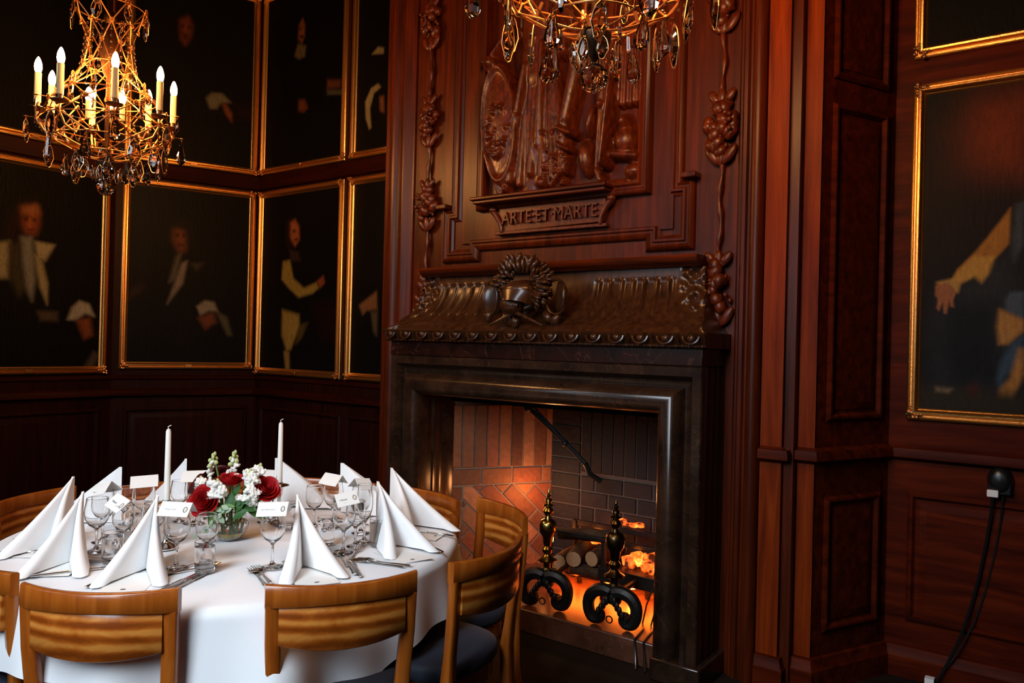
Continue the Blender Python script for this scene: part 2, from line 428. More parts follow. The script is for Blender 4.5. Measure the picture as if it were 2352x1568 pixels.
# ------------------------------------------------------------ portraits
FR = [(0, 0), (0, .022), (.006, .028), (.012, .030), (.016, .022), (.020, .022), (.028, .038), (.036, .040), (.042, .034), (.046, .020), (.050, .018), (.054, .012), (.054, .004)]
def poly_sd(U, V, pts):
    d = np.full(U.shape, 1e9); ins = np.zeros(U.shape, bool); n = len(pts)
    for i in range(n):
        (x0, y0), (x1, y1) = pts[i], pts[(i + 1) % n]
        ex, ey = x1 - x0, y1 - y0; wx, wy = U - x0, V - y0
        t = np.clip((wx * ex + wy * ey) / (ex * ex + ey * ey + 1e-12), 0, 1)
        d = np.minimum(d, np.hypot(wx - ex * t, wy - ey * t))
        c = ((y0 > V) != (y1 > V)) & (U < (x1 - x0) * (V - y0) / (y1 - y0 + 1e-12) + x0); ins ^= c
    return np.where(ins, -d, d)
def painting(T, u0, u1, z0, z1, pics, label, ground='#060403', res=.008, dim=.5, group='portraits on the left walls', plate=True, fw=1.0, clip=None):
    base = T((u0 + u1) / 2, z0, 0)
    t = thing('portrait_painting', label, 'painting', base, group)
    fr = [(a * fw, h) for a, h in FR]; w = .05 * fw
    b = MB(); b.sweep([(u0, z0), (u1, z0), (u1, z1), (u0, z1)], fr, T, True)
    f = b.build('gilt_frame', GILT, t, sharp=30)
    for u, v in ((u0, z0), (u1, z0), (u1, z1), (u0, z1)):
        b = MB(); su = 1 if u == u0 else -1; sv = 1 if v == z0 else -1
        for i in range(7):
            a, r = random.random() * w, .007 + random.random() * .006; c = random.random() * w
            b.ell(T(u + su * a, v + sv * c, .035), r, 7, 5)
        for i in range(4):
            b.ell(T(u + su * (w * .5 + i * .012), v + sv * w * .5, .036), .007, 7, 5); b.ell(T(u + su * w * .5, v + sv * (w * .5 + i * .012), .036), .007, 7, 5)
        b.build('corner_ornament', GILTB, f)
    nu, nv = int((u1 - u0 - 2 * w) / res) + 2, int((z1 - z0 - 2 * w) / res) + 2
    us = np.linspace(u0 + w, u1 - w, nu); vs = np.linspace(z0 + w, z1 - w, nv); U, V = np.meshgrid(us, vs)
    col = np.zeros((nv, nu, 3)) + np.array(srgb(ground))
    for pts, c, s in pics:
        al = np.clip(.5 - poly_sd(U, V, pts) / (2.6 * s), 0, 1); al = (al * al * (3 - 2 * al))[..., None]
        col = col * (1 - al) + al * np.array(srgb(c)) * dim
    col *= 1 + .25 * (np.random.rand(nv, nu, 1) - .5)
    b = MB(); b.add([T(U[j, i], V[j, i], .012) for j in range(nv) for i in range(nu)],
                    [(j * nu + i, j * nu + i + 1, (j + 1) * nu + i + 1, (j + 1) * nu + i) for j in range(nv - 1) for i in range(nu - 1)])
    cv = b.build('canvas', CANVAS, t, sharp=180, recalc=False)
    at = cv.data.color_attributes.new('tint', 'FLOAT_COLOR', 'POINT')
    at.data.foreach_set('color', np.concatenate([col.reshape(-1, 3), np.ones((nu * nv, 1))], 1).ravel().astype(np.float32))
    if plate:
        m = (u0 + u1) / 2; b = MB(); b.box(-.022, .022, -.004, .004, -.012, .012)
        v = [T(m + p[0], z0 + w * .5 + p[2], .042 + p[1]) for p in b.v]; b.v = v
        b.build('nameplate', GILTB, t)
    return t
PIC={
 'gent_robe':[
  ([(0.66,2.32),(0.57,2.36),(0.54,2.30),(0.54,2.21),(0.56,2.15),(0.62,2.15),(0.65,2.21)],'#9a4e28',0.03),
  ([(0.72,2.25),(0.66,2.36),(0.57,2.39),(0.64,2.33),(0.66,2.22),(0.66,2.07),(0.72,2.02),(0.74,2.12)],'#2a1208',0.04),
  ([(0.64,2.32),(0.61,2.29),(0.61,2.25),(0.64,2.26)],'#5a2610',0.02),
  ([(0.65,2.12),(0.58,2.13),(0.55,1.84),(0.57,1.68),(0.61,1.77),(0.64,1.95)],'#8a8474',0.02),
  ([(0.56,2.10),(0.43,2.09),(0.49,1.97),(0.54,1.99)],'#b0a078',0.015),
  ([(0.56,2.01),(0.51,1.97),(0.47,1.81),(0.47,1.66),(0.52,1.78)],'#a89668',0.015),
  ([(0.80,2.06),(0.72,2.08),(0.72,1.83),(0.79,1.82)],'#a89668',0.02),
  ([(0.72,2.07),(0.66,2.07),(0.62,1.77),(0.65,1.71),(0.71,1.83)],'#4a4028',0.03),
  ([(0.33,1.56),(0.30,1.65),(0.25,1.70),(0.18,1.68),(0.14,1.59),(0.21,1.61),(0.27,1.56)],'#b0a48c',0.015),
  ([(0.27,1.56),(0.17,1.58),(0.15,1.45),(0.21,1.42)],'#8a4a28',0.02),
  ([(0.53,1.61),(0.40,1.61),(0.40,1.55),(0.51,1.55)],'#5a4a38',0.02),
  ([(0.20,1.22),(0.14,1.33),(0.10,1.30),(0.15,1.19)],'#5a4a38',0.02),
  ([(0.63,2.25),(0.61,2.26),(0.61,2.24),(0.63,2.23)],'#2a0e06',0.012),
  ([(0.58,2.26),(0.56,2.26),(0.56,2.24),(0.58,2.24)],'#2a0e06',0.012),
  ([(0.60,2.25),(0.59,2.25),(0.59,2.20),(0.60,2.20)],'#b8683a',0.012),
  ([(0.61,2.18),(0.57,2.19),(0.58,2.17),(0.61,2.17)],'#5a180c',0.01),
  ([(0.64,2.33),(0.55,2.35),(0.54,2.30),(0.64,2.29)],'#b06c40',0.03),
 ],
 'gent_gray':[
  ([(0.66,2.31),(0.59,2.34),(0.55,2.25),(0.57,2.14),(0.61,2.12),(0.66,2.21)],'#7a4226',0.03),
  ([(0.68,2.32),(0.62,2.38),(0.52,2.36),(0.50,2.17),(0.55,2.20),(0.57,2.30)],'#1a0c06',0.03),
  ([(0.63,2.09),(0.60,2.11),(0.64,1.91),(0.68,1.88)],'#6a6050',0.02),
  ([(0.59,2.04),(0.55,2.06),(0.58,1.88),(0.69,1.71),(0.66,1.81)],'#8a7a68',0.015),
  ([(0.52,2.04),(0.43,2.05),(0.48,1.99)],'#4a3c30',0.02),
  ([(0.47,1.70),(0.41,1.75),(0.34,1.74),(0.31,1.67),(0.38,1.67),(0.44,1.63)],'#9a8c74',0.015),
  ([(0.46,1.61),(0.34,1.66),(0.32,1.58),(0.40,1.52)],'#7a4228',0.02),
  ([(0.32,1.67),(0.24,1.62),(0.20,1.48),(0.23,1.48)],'#6a6048',0.02),
  ([(1.00,1.75),(0.92,1.83),(0.86,1.85),(0.89,1.79),(0.97,1.73)],'#3a2010',0.03),
  ([(0.64,2.27),(0.62,2.27),(0.62,2.25),(0.64,2.24)],'#200a04',0.012),
  ([(0.59,2.27),(0.57,2.27),(0.57,2.25),(0.59,2.25)],'#200a04',0.012),
  ([(0.62,2.19),(0.58,2.19),(0.58,2.18),(0.62,2.17)],'#3c120a',0.012),
 ],
 'soldier':[
  ([(-5.11,2.39),(-5.04,2.41),(-4.99,2.35),(-4.98,2.25),(-5.03,2.20),(-5.10,2.27)],'#a85c30',0.02),
  ([(-5.15,2.40),(-5.10,2.43),(-5.10,2.27),(-5.08,2.17),(-5.14,2.22)],'#2a140a',0.03),
  ([(-5.18,2.08),(-5.09,2.09),(-5.04,1.94),(-4.91,1.86),(-4.76,1.90),(-4.73,1.86),(-4.80,1.82),(-4.97,1.79),(-5.10,1.87),(-5.19,1.94)],'#a08238',0.015),
  ([(-4.75,1.91),(-4.68,1.95),(-4.66,1.90),(-4.71,1.86)],'#9a4a28',0.015),
  ([(-5.17,1.69),(-4.96,1.65),(-4.95,1.56),(-5.05,1.38),(-5.10,1.36),(-5.17,1.49)],'#a8843c',0.02),
  ([(-5.14,1.36),(-5.07,1.35),(-5.06,1.22),(-5.11,1.21)],'#9a7838',0.015),
  ([(-4.95,1.57),(-4.85,1.59),(-4.92,1.47),(-4.99,1.42)],'#5a4620',0.02),
  ([(-4.80,1.73),(-4.47,1.76),(-4.46,1.43),(-4.69,1.46)],'#200a06',0.06),
  ([(-5.06,2.33),(-5.03,2.33),(-5.03,2.31),(-5.06,2.31)],'#2a0e06',0.012),
  ([(-5.04,2.26),(-5.00,2.26),(-5.00,2.24),(-5.04,2.24)],'#4a160a',0.012),
  ([(-5.10,2.17),(-4.99,2.15),(-4.96,2.08),(-5.08,2.08)],'#3a2a18',0.02),
 ],
 'narrow_low':[
  ([(-4.27,1.72),(-4.09,1.82),(-4.08,1.69),(-4.19,1.68),(-4.23,1.65)],'#8a5a34',0.015),
  ([(-4.14,1.67),(-4.08,1.67),(-4.08,1.50),(-4.11,1.53)],'#6a5236',0.02),
 ],
 'gent_up':[
  ([(0.65,3.96),(0.59,4.00),(0.56,3.94),(0.57,3.84),(0.61,3.77),(0.64,3.81),(0.65,3.90)],'#7a3e22',0.025),
  ([(0.44,3.38),(0.40,3.43),(0.32,3.44),(0.25,3.38),(0.33,3.36),(0.36,3.31),(0.41,3.30)],'#7a7260',0.015),
  ([(0.32,3.36),(0.29,3.36),(0.24,3.29),(0.24,3.22),(0.29,3.28)],'#8a4a2c',0.015),
  ([(0.21,3.36),(0.07,3.38),(0.07,3.26),(0.20,3.27)],'#240a06',0.05),
  ([(0.64,3.92),(0.62,3.93),(0.62,3.91),(0.64,3.90)],'#200a04',0.012),
  ([(0.59,3.93),(0.57,3.93),(0.57,3.91),(0.59,3.91)],'#200a04',0.012),
  ([(0.63,3.86),(0.59,3.86),(0.59,3.83),(0.62,3.81)],'#3a1c0e',0.015),
 ],
 'gent_up2':[
  ([(-5.05,3.97),(-5.01,4.01),(-4.98,3.95),(-4.98,3.86),(-5.01,3.81),(-5.06,3.86)],'#8a5030',0.015),
  ([(-5.06,3.82),(-4.96,3.78),(-4.97,3.70),(-5.04,3.69),(-5.10,3.73)],'#6a5c44',0.015),
  ([(-5.03,3.36),(-4.96,3.35),(-4.92,3.28),(-4.97,3.26),(-5.03,3.28)],'#7a4024',0.02),
  ([(-4.69,3.46),(-4.54,3.43),(-4.54,3.38),(-4.69,3.39)],'#6a3a22',0.02),
  ([(-4.69,3.38),(-4.51,3.35),(-4.51,3.32),(-4.69,3.35)],'#5a5444',0.015),
  ([(-5.04,3.94),(-5.02,3.93),(-5.02,3.92),(-5.04,3.92)],'#2a0e06',0.01),
  ([(-5.04,3.88),(-4.99,3.87),(-4.99,3.85),(-5.04,3.86)],'#3c120a',0.01),
 ],
 'narrow_up':[
  ([(-4.20,3.56),(-4.14,3.60),(-4.08,3.58),(-4.08,3.54)],'#9a8a64',0.01),
  ([(-4.26,3.22),(-4.20,3.31),(-4.13,3.33),(-4.10,3.30),(-4.17,3.27),(-4.21,3.16),(-4.19,3.02),(-4.21,3.01),(-4.25,3.10)],'#a09064',0.01),
  ([(-4.11,3.23),(-4.07,3.23),(-4.06,3.11),(-4.10,3.13)],'#8a5434',0.015),
 ],
 'duke':[
  ([(-0.203,2.607),(-0.195,2.199),(-0.291,2.171),(-0.440,2.224),(-0.461,2.459),(-0.364,2.598)],'#4a1c08',0.12),
  ([(-0.202,2.551),(-0.196,2.236),(-0.293,2.266),(-0.360,2.388),(-0.346,2.519)],'#6e2a0c',0.1),
  ([(-0.560,2.237),(-0.195,2.180),(-0.190,1.940),(-0.271,1.907),(-0.552,1.842)],'#160a06',0.1),
  ([(-0.515,1.724),(-0.224,1.942),(-0.185,1.681),(-0.178,1.313),(-0.523,1.293),(-0.529,1.567)],'#23262a',0.06),
  ([(-0.471,1.684),(-0.429,1.703),(-0.282,1.682),(-0.260,1.346),(-0.439,1.317),(-0.501,1.489)],'#101216',0.05),
  ([(-0.240,2.095),(-0.243,1.943),(-0.286,1.889),(-0.333,1.849),(-0.407,1.822),(-0.438,1.780),(-0.456,1.790),(-0.432,1.838),(-0.367,1.912),(-0.320,1.975)],'#9c6a28',0.008),
  ([(-0.375,1.893),(-0.294,1.889),(-0.314,1.818),(-0.340,1.778),(-0.365,1.807),(-0.414,1.780),(-0.454,1.777),(-0.432,1.828)],'#b0863c',0.01),
  ([(-0.513,1.786),(-0.448,1.800),(-0.418,1.780),(-0.427,1.737),(-0.498,1.753)],'#a07c40',0.008),
  ([(-0.516,1.772),(-0.468,1.781),(-0.434,1.745),(-0.446,1.703),(-0.442,1.672),(-0.456,1.676),(-0.463,1.703),(-0.469,1.645),(-0.481,1.645),(-0.487,1.700),(-0.500,1.657),(-0.510,1.669),(-0.506,1.712),(-0.517,1.728)],'#8f5c3c',0.004),
  ([(-0.220,2.108),(-0.193,2.115),(-0.190,1.940),(-0.223,1.867),(-0.232,1.970)],'#39414a',0.015),
  ([(-0.251,1.700),(-0.236,1.734),(-0.186,1.736),(-0.184,1.617),(-0.218,1.635),(-0.247,1.654)],'#44505c',0.01),
  ([(-0.272,1.663),(-0.184,1.617),(-0.183,1.574),(-0.232,1.514),(-0.271,1.513),(-0.280,1.588)],'#a4763c',0.012),
  ([(-0.262,1.439),(-0.224,1.524),(-0.183,1.552),(-0.180,1.423),(-0.245,1.384),(-0.262,1.308),(-0.276,1.363)],'#33485a',0.012),
  ([(-0.200,1.496),(-0.182,1.497),(-0.180,1.386),(-0.227,1.264),(-0.258,1.243),(-0.274,1.270),(-0.266,1.317),(-0.229,1.366)],'#9c6c34',0.012),
  ([(-0.577,1.330),(-0.178,1.304),(-0.176,1.212),(-0.574,1.202)],'#2a2418',0.03),
  ([(-0.507,1.318),(-0.438,1.313),(-0.455,1.293),(-0.506,1.298)],'#6a5a44',0.01),
  ([(-0.389,1.320),(-0.356,1.341),(-0.339,1.313),(-0.363,1.279)],'#3e1c10',0.02),
 ],
}
painting(TA0, .05, 1.12, 1.165, 2.67, PIC['gent_robe'], 'gilt framed portrait of a man in a pale robe, lower row, far left')
painting(TA1, .03, 1.02, 1.20, 2.67, PIC['gent_gray'], 'gilt framed portrait of a seated man in dark coat and pale cravat, lower row')
painting(TB, -5.505, -4.455, 1.165, 2.67, PIC['soldier'], 'gilt framed portrait of a man with ochre sleeves and breeches, lower row')
painting(TB, -4.405, -3.56, 1.165, 2.67, PIC['narrow_low'], 'gilt framed portrait half hidden by the chimney breast, lower row, showing one hand')
painting(TA0, .05, 1.12, 2.81, 4.3, [], 'dark gilt framed painting behind the lit chandelier, upper row')
painting(TA1, .03, 1.02, 2.81, 4.3, PIC['gent_up'], 'gilt framed portrait of a man with white cuff, upper row beside the chandelier')
painting(TB, -5.505, -4.455, 2.81, 4.3, PIC['gent_up2'], 'gilt framed portrait of a man with white neck bands, upper row')
painting(TB, -4.405, -3.56, 2.81, 4.3, PIC['narrow_up'], 'gilt framed portrait half hidden by chimney breast, upper row, with curved pale sash')
painting(TB, -.622, .75, 1.165, 2.685, PIC['duke'], 'large gilt framed portrait with ochre sleeve and dangling hand, right of the fireplace', res=.0055, dim=.85,
         group='portraits in the right alcove', plate=False, ground='#0a0705')
painting(TB, -.622, .75, 2.80, 4.3, [], 'gilt framed dark painting at the top right above the larger portrait', group='portraits in the right alcove', plate=False)

# ------------------------------------------------------------ fireplace surround
TM = YP(3.15)
FP = thing('fireplace_surround', 'dark marble fireplace surround with bolection moulding and carved dark frieze', 'fireplace', (-2.225, 3.15, 0))
prof = [(0, -.25), (0, -.215), (.008, -.20), (.008, -.185), (0, -.17), (0, -.155), (.008, -.14), (.008, -.125), (0, -.11), (0, -.095), (.008, -.08), (.008, -.06), (0, -.045), (0, .012), (.006, .018), (.044, .018), (.05, .006), (.056, -.004), (.066, -.028), (.082, -.036), (.096, -.034)]
for i in range(11):
    a = PI - PI * i / 10; prof.append((.158 + .058 * math.cos(a), -.026 + .062 * math.sin(a)))
prof += [(.216, -.075), (.204, -.075), (.204, -.12), (.212, -.13), (.212, -.17), (.205, -.18), (.205, -.215), (.214, -.235), (.214, -.30)]
b = MB(); b.sweep([(-1.29, .10), (-1.29, 1.383), (-3.165, 1.383), (-3.165, .10)], prof, TM)
b.build('bolection_moulding', MARB, FP, sharp=35)
for xa in (-1.495, -3.19):
    b = MB(); b.box(xa, xa + .232, 3.105, 3.42, 0, .10); b.build('plinth_block', MARB, FP, bevel=.008)
b = MB(); b.box(-3.165, -1.29, 3.13, 3.42, 1.384, 1.462); b.build('frieze_band', MARBR, FP, bevel=.004)
# egg-and-dart moulding
b = MB(); X0, X1 = -3.185, -1.265
sec = [(3.42, 1.462), (3.118, 1.462), (3.102, 1.468), (3.100, 1.474), (3.112, 1.478), (3.102, 1.49), (3.084, 1.512), (3.078, 1.524), (3.088, 1.53), (3.42, 1.53)]
b.add([(x, y, z) for x in (X0, X1) for y, z in sec], [(i, i + 1, len(sec) + i + 1, len(sec) + i) for i in range(len(sec) - 1)] + [tuple(range(len(sec))), tuple(range(len(sec), 2 * len(sec)))])
n = 16; st = (X1 - X0) / n
for i in range(n):
    x = X0 + st * (i + .5)
    b.ell((x, 3.092, 1.503), (.021, .018, .019), 10, 8)
    b.tube([(x + .036 * math.cos(a), 3.092 - .008 + .01 * math.sin(a), 1.512 + .032 * math.sin(a)) for a in [PI + PI * k / 8 for k in range(9)]], .0055, 5)
    b.tube([(x + st / 2, 3.078, 1.526), (x + st / 2, 3.098, 1.484)], [.009, .002], 5)
for i in range(64): b.ell((X0 + (i + .5) * (X1 - X0) / 64, 3.104, 1.47), .0075, 6, 5)
b.build('egg_and_dart_moulding', FRIEZE, FP, sharp=40)
# concave hood with gadroon flutes
CZ0, CZ1 = 1.53, 1.838
def cove(u, v):
    z = CZ0 + (CZ1 - CZ0) * v; k = (1 - v) ** 2.3
    hw = .86 + .085 * k; y = 3.325 - .225 * k
    x = -2.225 + (2 * u - 1) * hw
    w = abs(2 * u - 1)
    if .33 < w < .83:
        ph = ((w - .33) / .5) * 7.0; fr = abs((ph % 1) - .5)
        env = min(1, max(0, (v - .26) / .05)) * min(1, max(0, (.86 - v) / .06))
        y -= .02 * max(0, 1 - (fr / .2) ** 2) * env - .006 * env
    elif w >= .85:
        y -= .011 * (math.sin(u * 160) * math.sin(v * 19 + u * 30) + math.sin(u * 90 + 2) * math.cos(v * 31)) * min(1, (w - .85) * 20)
    if v < .14: y -= .01 * math.sin(PI * v / .14)
    return (x, y, z)
b = MB(); b.grid(cove, 300, 44)
for s in (-1, 1):
    b.grid(lambda u, v, s=s: ((lambda p: (p[0], p[1] + (3.42 - p[1]) * u, p[2]))(cove(0 if s < 0 else 1, v))), 4, 44)
b.build('fluted_hood', FRIEZE, FP, sharp=60)
b = MB()
sh = [(3.42, 1.838), (3.30, 1.838), (3.292, 1.848), (3.28, 1.852), (3.268, 1.862), (3.262, 1.876), (3.27, 1.888), (3.42, 1.892)]
xa, xb = -3.09, -1.385
b.add([(x, y, z) for x in (xa, xb) for y, z in sh], [(i, i + 1, len(sh) + i + 1, len(sh) + i) for i in range(len(sh) - 1)] + [tuple(range(len(sh))), tuple(range(len(sh), 2 * len(sh)))])
b.build('mantel_shelf', W_REDH, FP, sharp=40)
# helmet trophy in the middle of the hood
HX, HZ = -2.235, 1.70
tr = MB().ell((HX, 3.13, HZ + .0), (.10, .085, .085), 18, 12)
tr.ell((HX + .005, 3.085, HZ + .028), (.098, .075, .05), 16, 10)
tr.ell((HX - .02, 3.06, HZ - .045), (.068, .06, .05), 14, 10)
tr.tube([(HX - .10, 3.10, HZ + .0), (HX - .04, 3.02, HZ + .005), (HX + .05, 3.03, HZ - .015), (HX + .1, 3.1, HZ - .03)], .012, 7)
tr.grid(lambda u, v: (HX + .01 + (.112 - .03 * v) * math.cos(PI * (1 + u)), 3.075 - (.07 + .02 * v) * math.sin(PI * u), HZ + .0 - .055 * v + .03 * math.sin(PI * u)), 20, 5)
tr.tube([(HX - .08, 3.08, HZ - .03), (HX - .03, 3.0, HZ - .02), (HX + .04, 3.02, HZ - .05)], .009, 6)
helm = tr.build('helmet', FRIEZE, FP, sharp=60)
b = MB()
for k in range(46):
    g = k / 45; a = PI * 1.02 - g * PI * 1.32
    for q in range(3):
        rr = random.uniform(.105, .15); p = (HX + .02 + rr * math.cos(a), 3.085 + random.uniform(-.045, .04), HZ + .04 + rr * math.sin(a) * (1 if a > 0 else .8))
        b.ell(p, (.012, .016, .034), 7, 6, M=Matrix.Rotation(-(a - PI / 2) + random.uniform(-.4, .4), 3, 'Y') @ Matrix.Rotation(random.uniform(-.4, .4), 3, 'X'))
b.build('plume', FRIEZE, helm, sharp=60)
for s in (-1, 1):
    b = MB(); M = Matrix.Rotation(R(s * 50), 3, 'Z')
    b.ell((HX + s * .20, 3.15, HZ - .005), (.022, .075, .08), 18, 12, M=M)
    b.tube([(HX + s * .20 + .08 * math.cos(t) * .66 - s * .0, 3.135 - .07 * math.cos(t) * s * -.2 - .02, HZ - .005 + .085 * math.sin(t)) for t in [2 * PI * k / 24 for k in range(24)]], .008, 6, closed=True)
    b.build('carved_shield', FRIEZE, FP, sharp=60)
b = MB()
for s in (-1, 1):
    b.tube([(HX - s * .16, 3.06, HZ - .145), (HX, 3.05, HZ - .08), (HX + s * .1, 3.12, HZ - .03)], [.006, .011, .012], 6)
for i in range(14): b.ell((HX + random.uniform(-.22, .22), 3.12 + random.uniform(-.02, .02), HZ - .1 + random.uniform(-.03, .04)), (.035, .02, .022), 8, 6, M=Matrix.Rotation(random.uniform(0, 3), 3, 'Y'))
b.build('crossed_swords', FRIEZE, FP, sharp=60)

# ------------------------------------------------------------ carved overmantel
TW = YP(YW)
OM = thing('carved_overmantel', 'tall carved mahogany overmantel with relief panel and motto above the fireplace', 'overmantel', (-2.21, 3.4, 1.9))
EP = [(0, 0), (0, .012), (.008, .024), (.02, .03), (.03, .022), (.038, .022), (.046, .03), (.056, .03), (.062, .016), (.075, .008), (.075, 0)]
b = MB(); pth = [(-2.955, 4.3), (-2.955, 2.24), (-3.01, 2.24), (-3.01, 1.925), (-2.74, 1.925), (-2.74, 1.985), (-1.70, 1.985), (-1.70, 1.925), (-1.45, 1.925), (-1.45, 2.26), (-1.51, 2.26), (-1.51, 4.3)]
b.sweep(pth, EP, TW); b.build('eared_panel_moulding', W_RED, OM, sharp=35)
for x in (-3.03, -1.505):
    b = MB(); b.box(x, x + .075, 3.33, 3.40, 2.235 if x < -2 else 2.255, 2.262 if x < -2 else 2.282)
    b.build('ear_bracket', W_RED, OM, bevel=.005)
b = MB(); b.box(-2.87, -1.56, 3.385, 3.40, 2.03, 4.3); b.build('raised_field', W_RED, OM)
# frame of the relief
RX0, RX1, RZ0, RZ1 = -2.70, -1.67, 2.235, 4.2
EP2 = [(0, .0), (0, .03), (.01, .045), (.022, .05), (.032, .04), (.04, .04), (.05, .052), (.06, .048), (.068, .02), (.068, -.02)]
b = MB(); b.sweep([(RX0 - .045, RZ0 - .03), (RX1, RZ0 - .03), (RX1, RZ1), (RX0 - .045, RZ1)], EP2, YP(3.386), True)
b.build('relief_frame', W_RED, OM, sharp=35)
b = MB(); b.box(RX0 - .01, -1.86, 3.25, 3.385, 2.243, 2.262); b.box(RX0, -1.87, 3.265, 3.385, 2.225, 2.245); b.build('relief_sill', W_REDH, OM, bevel=.006)
# height field of the relief: gowned figure, cartouche shield, striding legs, lance, helmet
nu, nv = 190, 300
us = np.linspace(RX0 - .0, RX1 - .05, nu); vs = np.linspace(2.25, 4.15, nv); U, V = np.meshgrid(us, vs)
Hh = np.zeros_like(U)
def cap(x0, z0, x1, z1, r0, r1, h0, h1=None, base=0.):
    global Hh
    h1 = h0 if h1 is None else h1
    ex, ez = x1 - x0, z1 - z0; t = np.clip(((U - x0) * ex + (V - z0) * ez) / (ex * ex + ez * ez), 0, 1)
    d = np.hypot(U - x0 - ex * t, V - z0 - ez * t); r = r0 + (r1 - r0) * t; hh = h0 + (h1 - h0) * t
    Hh = np.maximum(Hh, np.where(d < r, base + hh * np.sqrt(np.clip(1 - (d / r) ** 2, 0, 1)), 0))
def elp(x, z, rx, rz, h, rot=0., p=.5):
    global Hh
    c, s = math.cos(rot), math.sin(rot); a = ((U - x) * c + (V - z) * s) / rx; q = (-(U - x) * s + (V - z) * c) / rz
    d = a * a + q * q; Hh = np.maximum(Hh, np.where(d < 1, h * np.clip(1 - d, 0, 1) ** p, 0))
# ground
cap(-2.66, 2.25, -1.72, 2.25, .05, .05, .05)
# gown: long folds sweeping to the lower left
for k in range(11):
    f = k / 10
    cap(-2.42 + .16 * f, 3.15, -2.49 + .35 * f, 2.34 + .03 * math.sin(k * 2), .020, .034 + .008 * (k % 2), .05 + .03 * (k % 2), .07 + .035 * ((k + 1) % 2))
cap(-2.36, 3.6, -2.34, 2.9, .13, .11, .10, .09)
cap(-2.29, 3.05, -2.31, 2.52, .022, .05, .11, .10); cap(-2.31, 2.60, -2.38, 2.30, .045, .09, .10, .07)
cap(-2.31, 2.55, -2.20, 2.30, .03, .06, .09, .07); cap(-2.40, 2.95, -2.44, 2.70, .03, .035, .11, .12); cap(-2.44, 2.7, -2.52, 2.36, .035, .03, .11, .07)
# cartouche shield with scroll
sd = ((U + 2.565) * math.cos(.08) + (V - 2.66) * math.sin(.08)) / .118, (-(U + 2.565) * math.sin(.08) + (V - 2.66) * math.cos(.08)) / .34
dd = np.hypot(*sd); rim = np.exp(-((dd - .93) / .07) ** 2)
Hh = np.maximum(Hh, np.where(dd < 1.05, .085 + .02 * np.cos(np.clip(dd, 0, 1) * 1.5) + .025 * rim, 0))
for k in range(40):
    a, q = random.uniform(0, 2 * PI), random.random() ** .5
    x, z = -2.565 + .07 * q * math.cos(a), 2.62 + .15 * q * math.sin(a)
    elp(x, z, .012 + .012 * random.random(), .02 + .014 * random.random(), .115 + .03 * random.random(), random.uniform(0, 3))
elp(-2.625, 3.0, .055, .062, .15); elp(-2.63, 2.99, .024, .028, .175); cap(-2.60, 3.04, -2.50, 3.14, .03, .03, .13); cap(-2.50, 3.14, -2.47, 3.3, .03, .02, .12)
cap(-2.64, 2.5, -2.55, 2.28, .025, .035, .12, .10); elp(-2.515, 2.30, .03, .035, .11)
# legs, tunic, boots
cap(-2.02, 3.6, -2.08, 3.2, .16, .15, .10, .10)
for k in range(6): cap(-2.20 + .065 * k, 3.3, -2.22 + .068 * k, 2.98, .03, .045, .10, .12)
cap(-2.06, 3.0, -2.14, 2.62, .06, .05, .115, .12); cap(-2.14, 2.62, -2.17, 2.36, .05, .032, .115, .09); cap(-2.17, 2.34, -2.22, 2.29, .03, .025, .10, .09)
cap(-2.175, 2.58, -2.09, 2.54, .02, .024, .135, .135); cap(-2.18, 2.50, -2.11, 2.46, .014, .016, .125, .125)
cap(-1.90, 3.0, -1.915, 2.68, .055, .045, .12, .13); elp(-1.915, 2.655, .036, .036, .145); cap(-1.915, 2.64, -1.955, 2.36, .042, .025, .12, .08); cap(-1.95, 2.34, -1.93, 2.29, .03, .03, .09, .09)
cap(-1.79, 3.5, -1.905, 2.36, .014, .022, .14, .14); cap(-1.90, 2.75, -1.905, 2.38, .028, .034, .12, .12)
for k in range(4): cap(-1.82 + .03 * k, 3.3, -1.83 + .035 * k, 2.66, .016, .026, .06, .07)
# armour heap at the right, bodies low in the middle
elp(-1.80, 2.47, .075, .09, .11); elp(-1.80, 2.56, .035, .05, .12); cap(-1.86, 2.41, -1.74, 2.39, .03, .03, .10, .09); elp(-1.76, 2.32, .06, .05, .08)
for k in range(60):
    x, z = random.uniform(-2.30, -2.12), random.uniform(2.28, 2.58)
    elp(x, z, random.uniform(.012, .03), random.uniform(.01, .02), random.uniform(.07, .125), random.uniform(0, 3))
elp(-2.27, 2.31, .05, .045, .12); elp(-2.03, 2.42, .05, .11, .09, .1); elp(-2.0, 2.60, .03, .10, .09, -.2)
Hh += .0022 * (np.random.rand(nv, nu) - .5) * (Hh > .02)
for _ in range(1): Hh[1:-1, 1:-1] = (Hh[1:-1, 1:-1] * 2 + Hh[:-2, 1:-1] + Hh[2:, 1:-1] + Hh[1:-1, :-2] + Hh[1:-1, 2:]) / 6
b = MB(); b.add([(U[j, i], 3.40 - Hh[j, i], V[j, i]) for j in range(nv) for i in range(nu)],
                [(j * nu + i, j * nu + i + 1, (j + 1) * nu + i + 1, (j + 1) * nu + i) for j in range(nv - 1) for i in range(nu - 1)])
b.build('carved_relief', W_CARVE, OM, sharp=180, recalc=False)
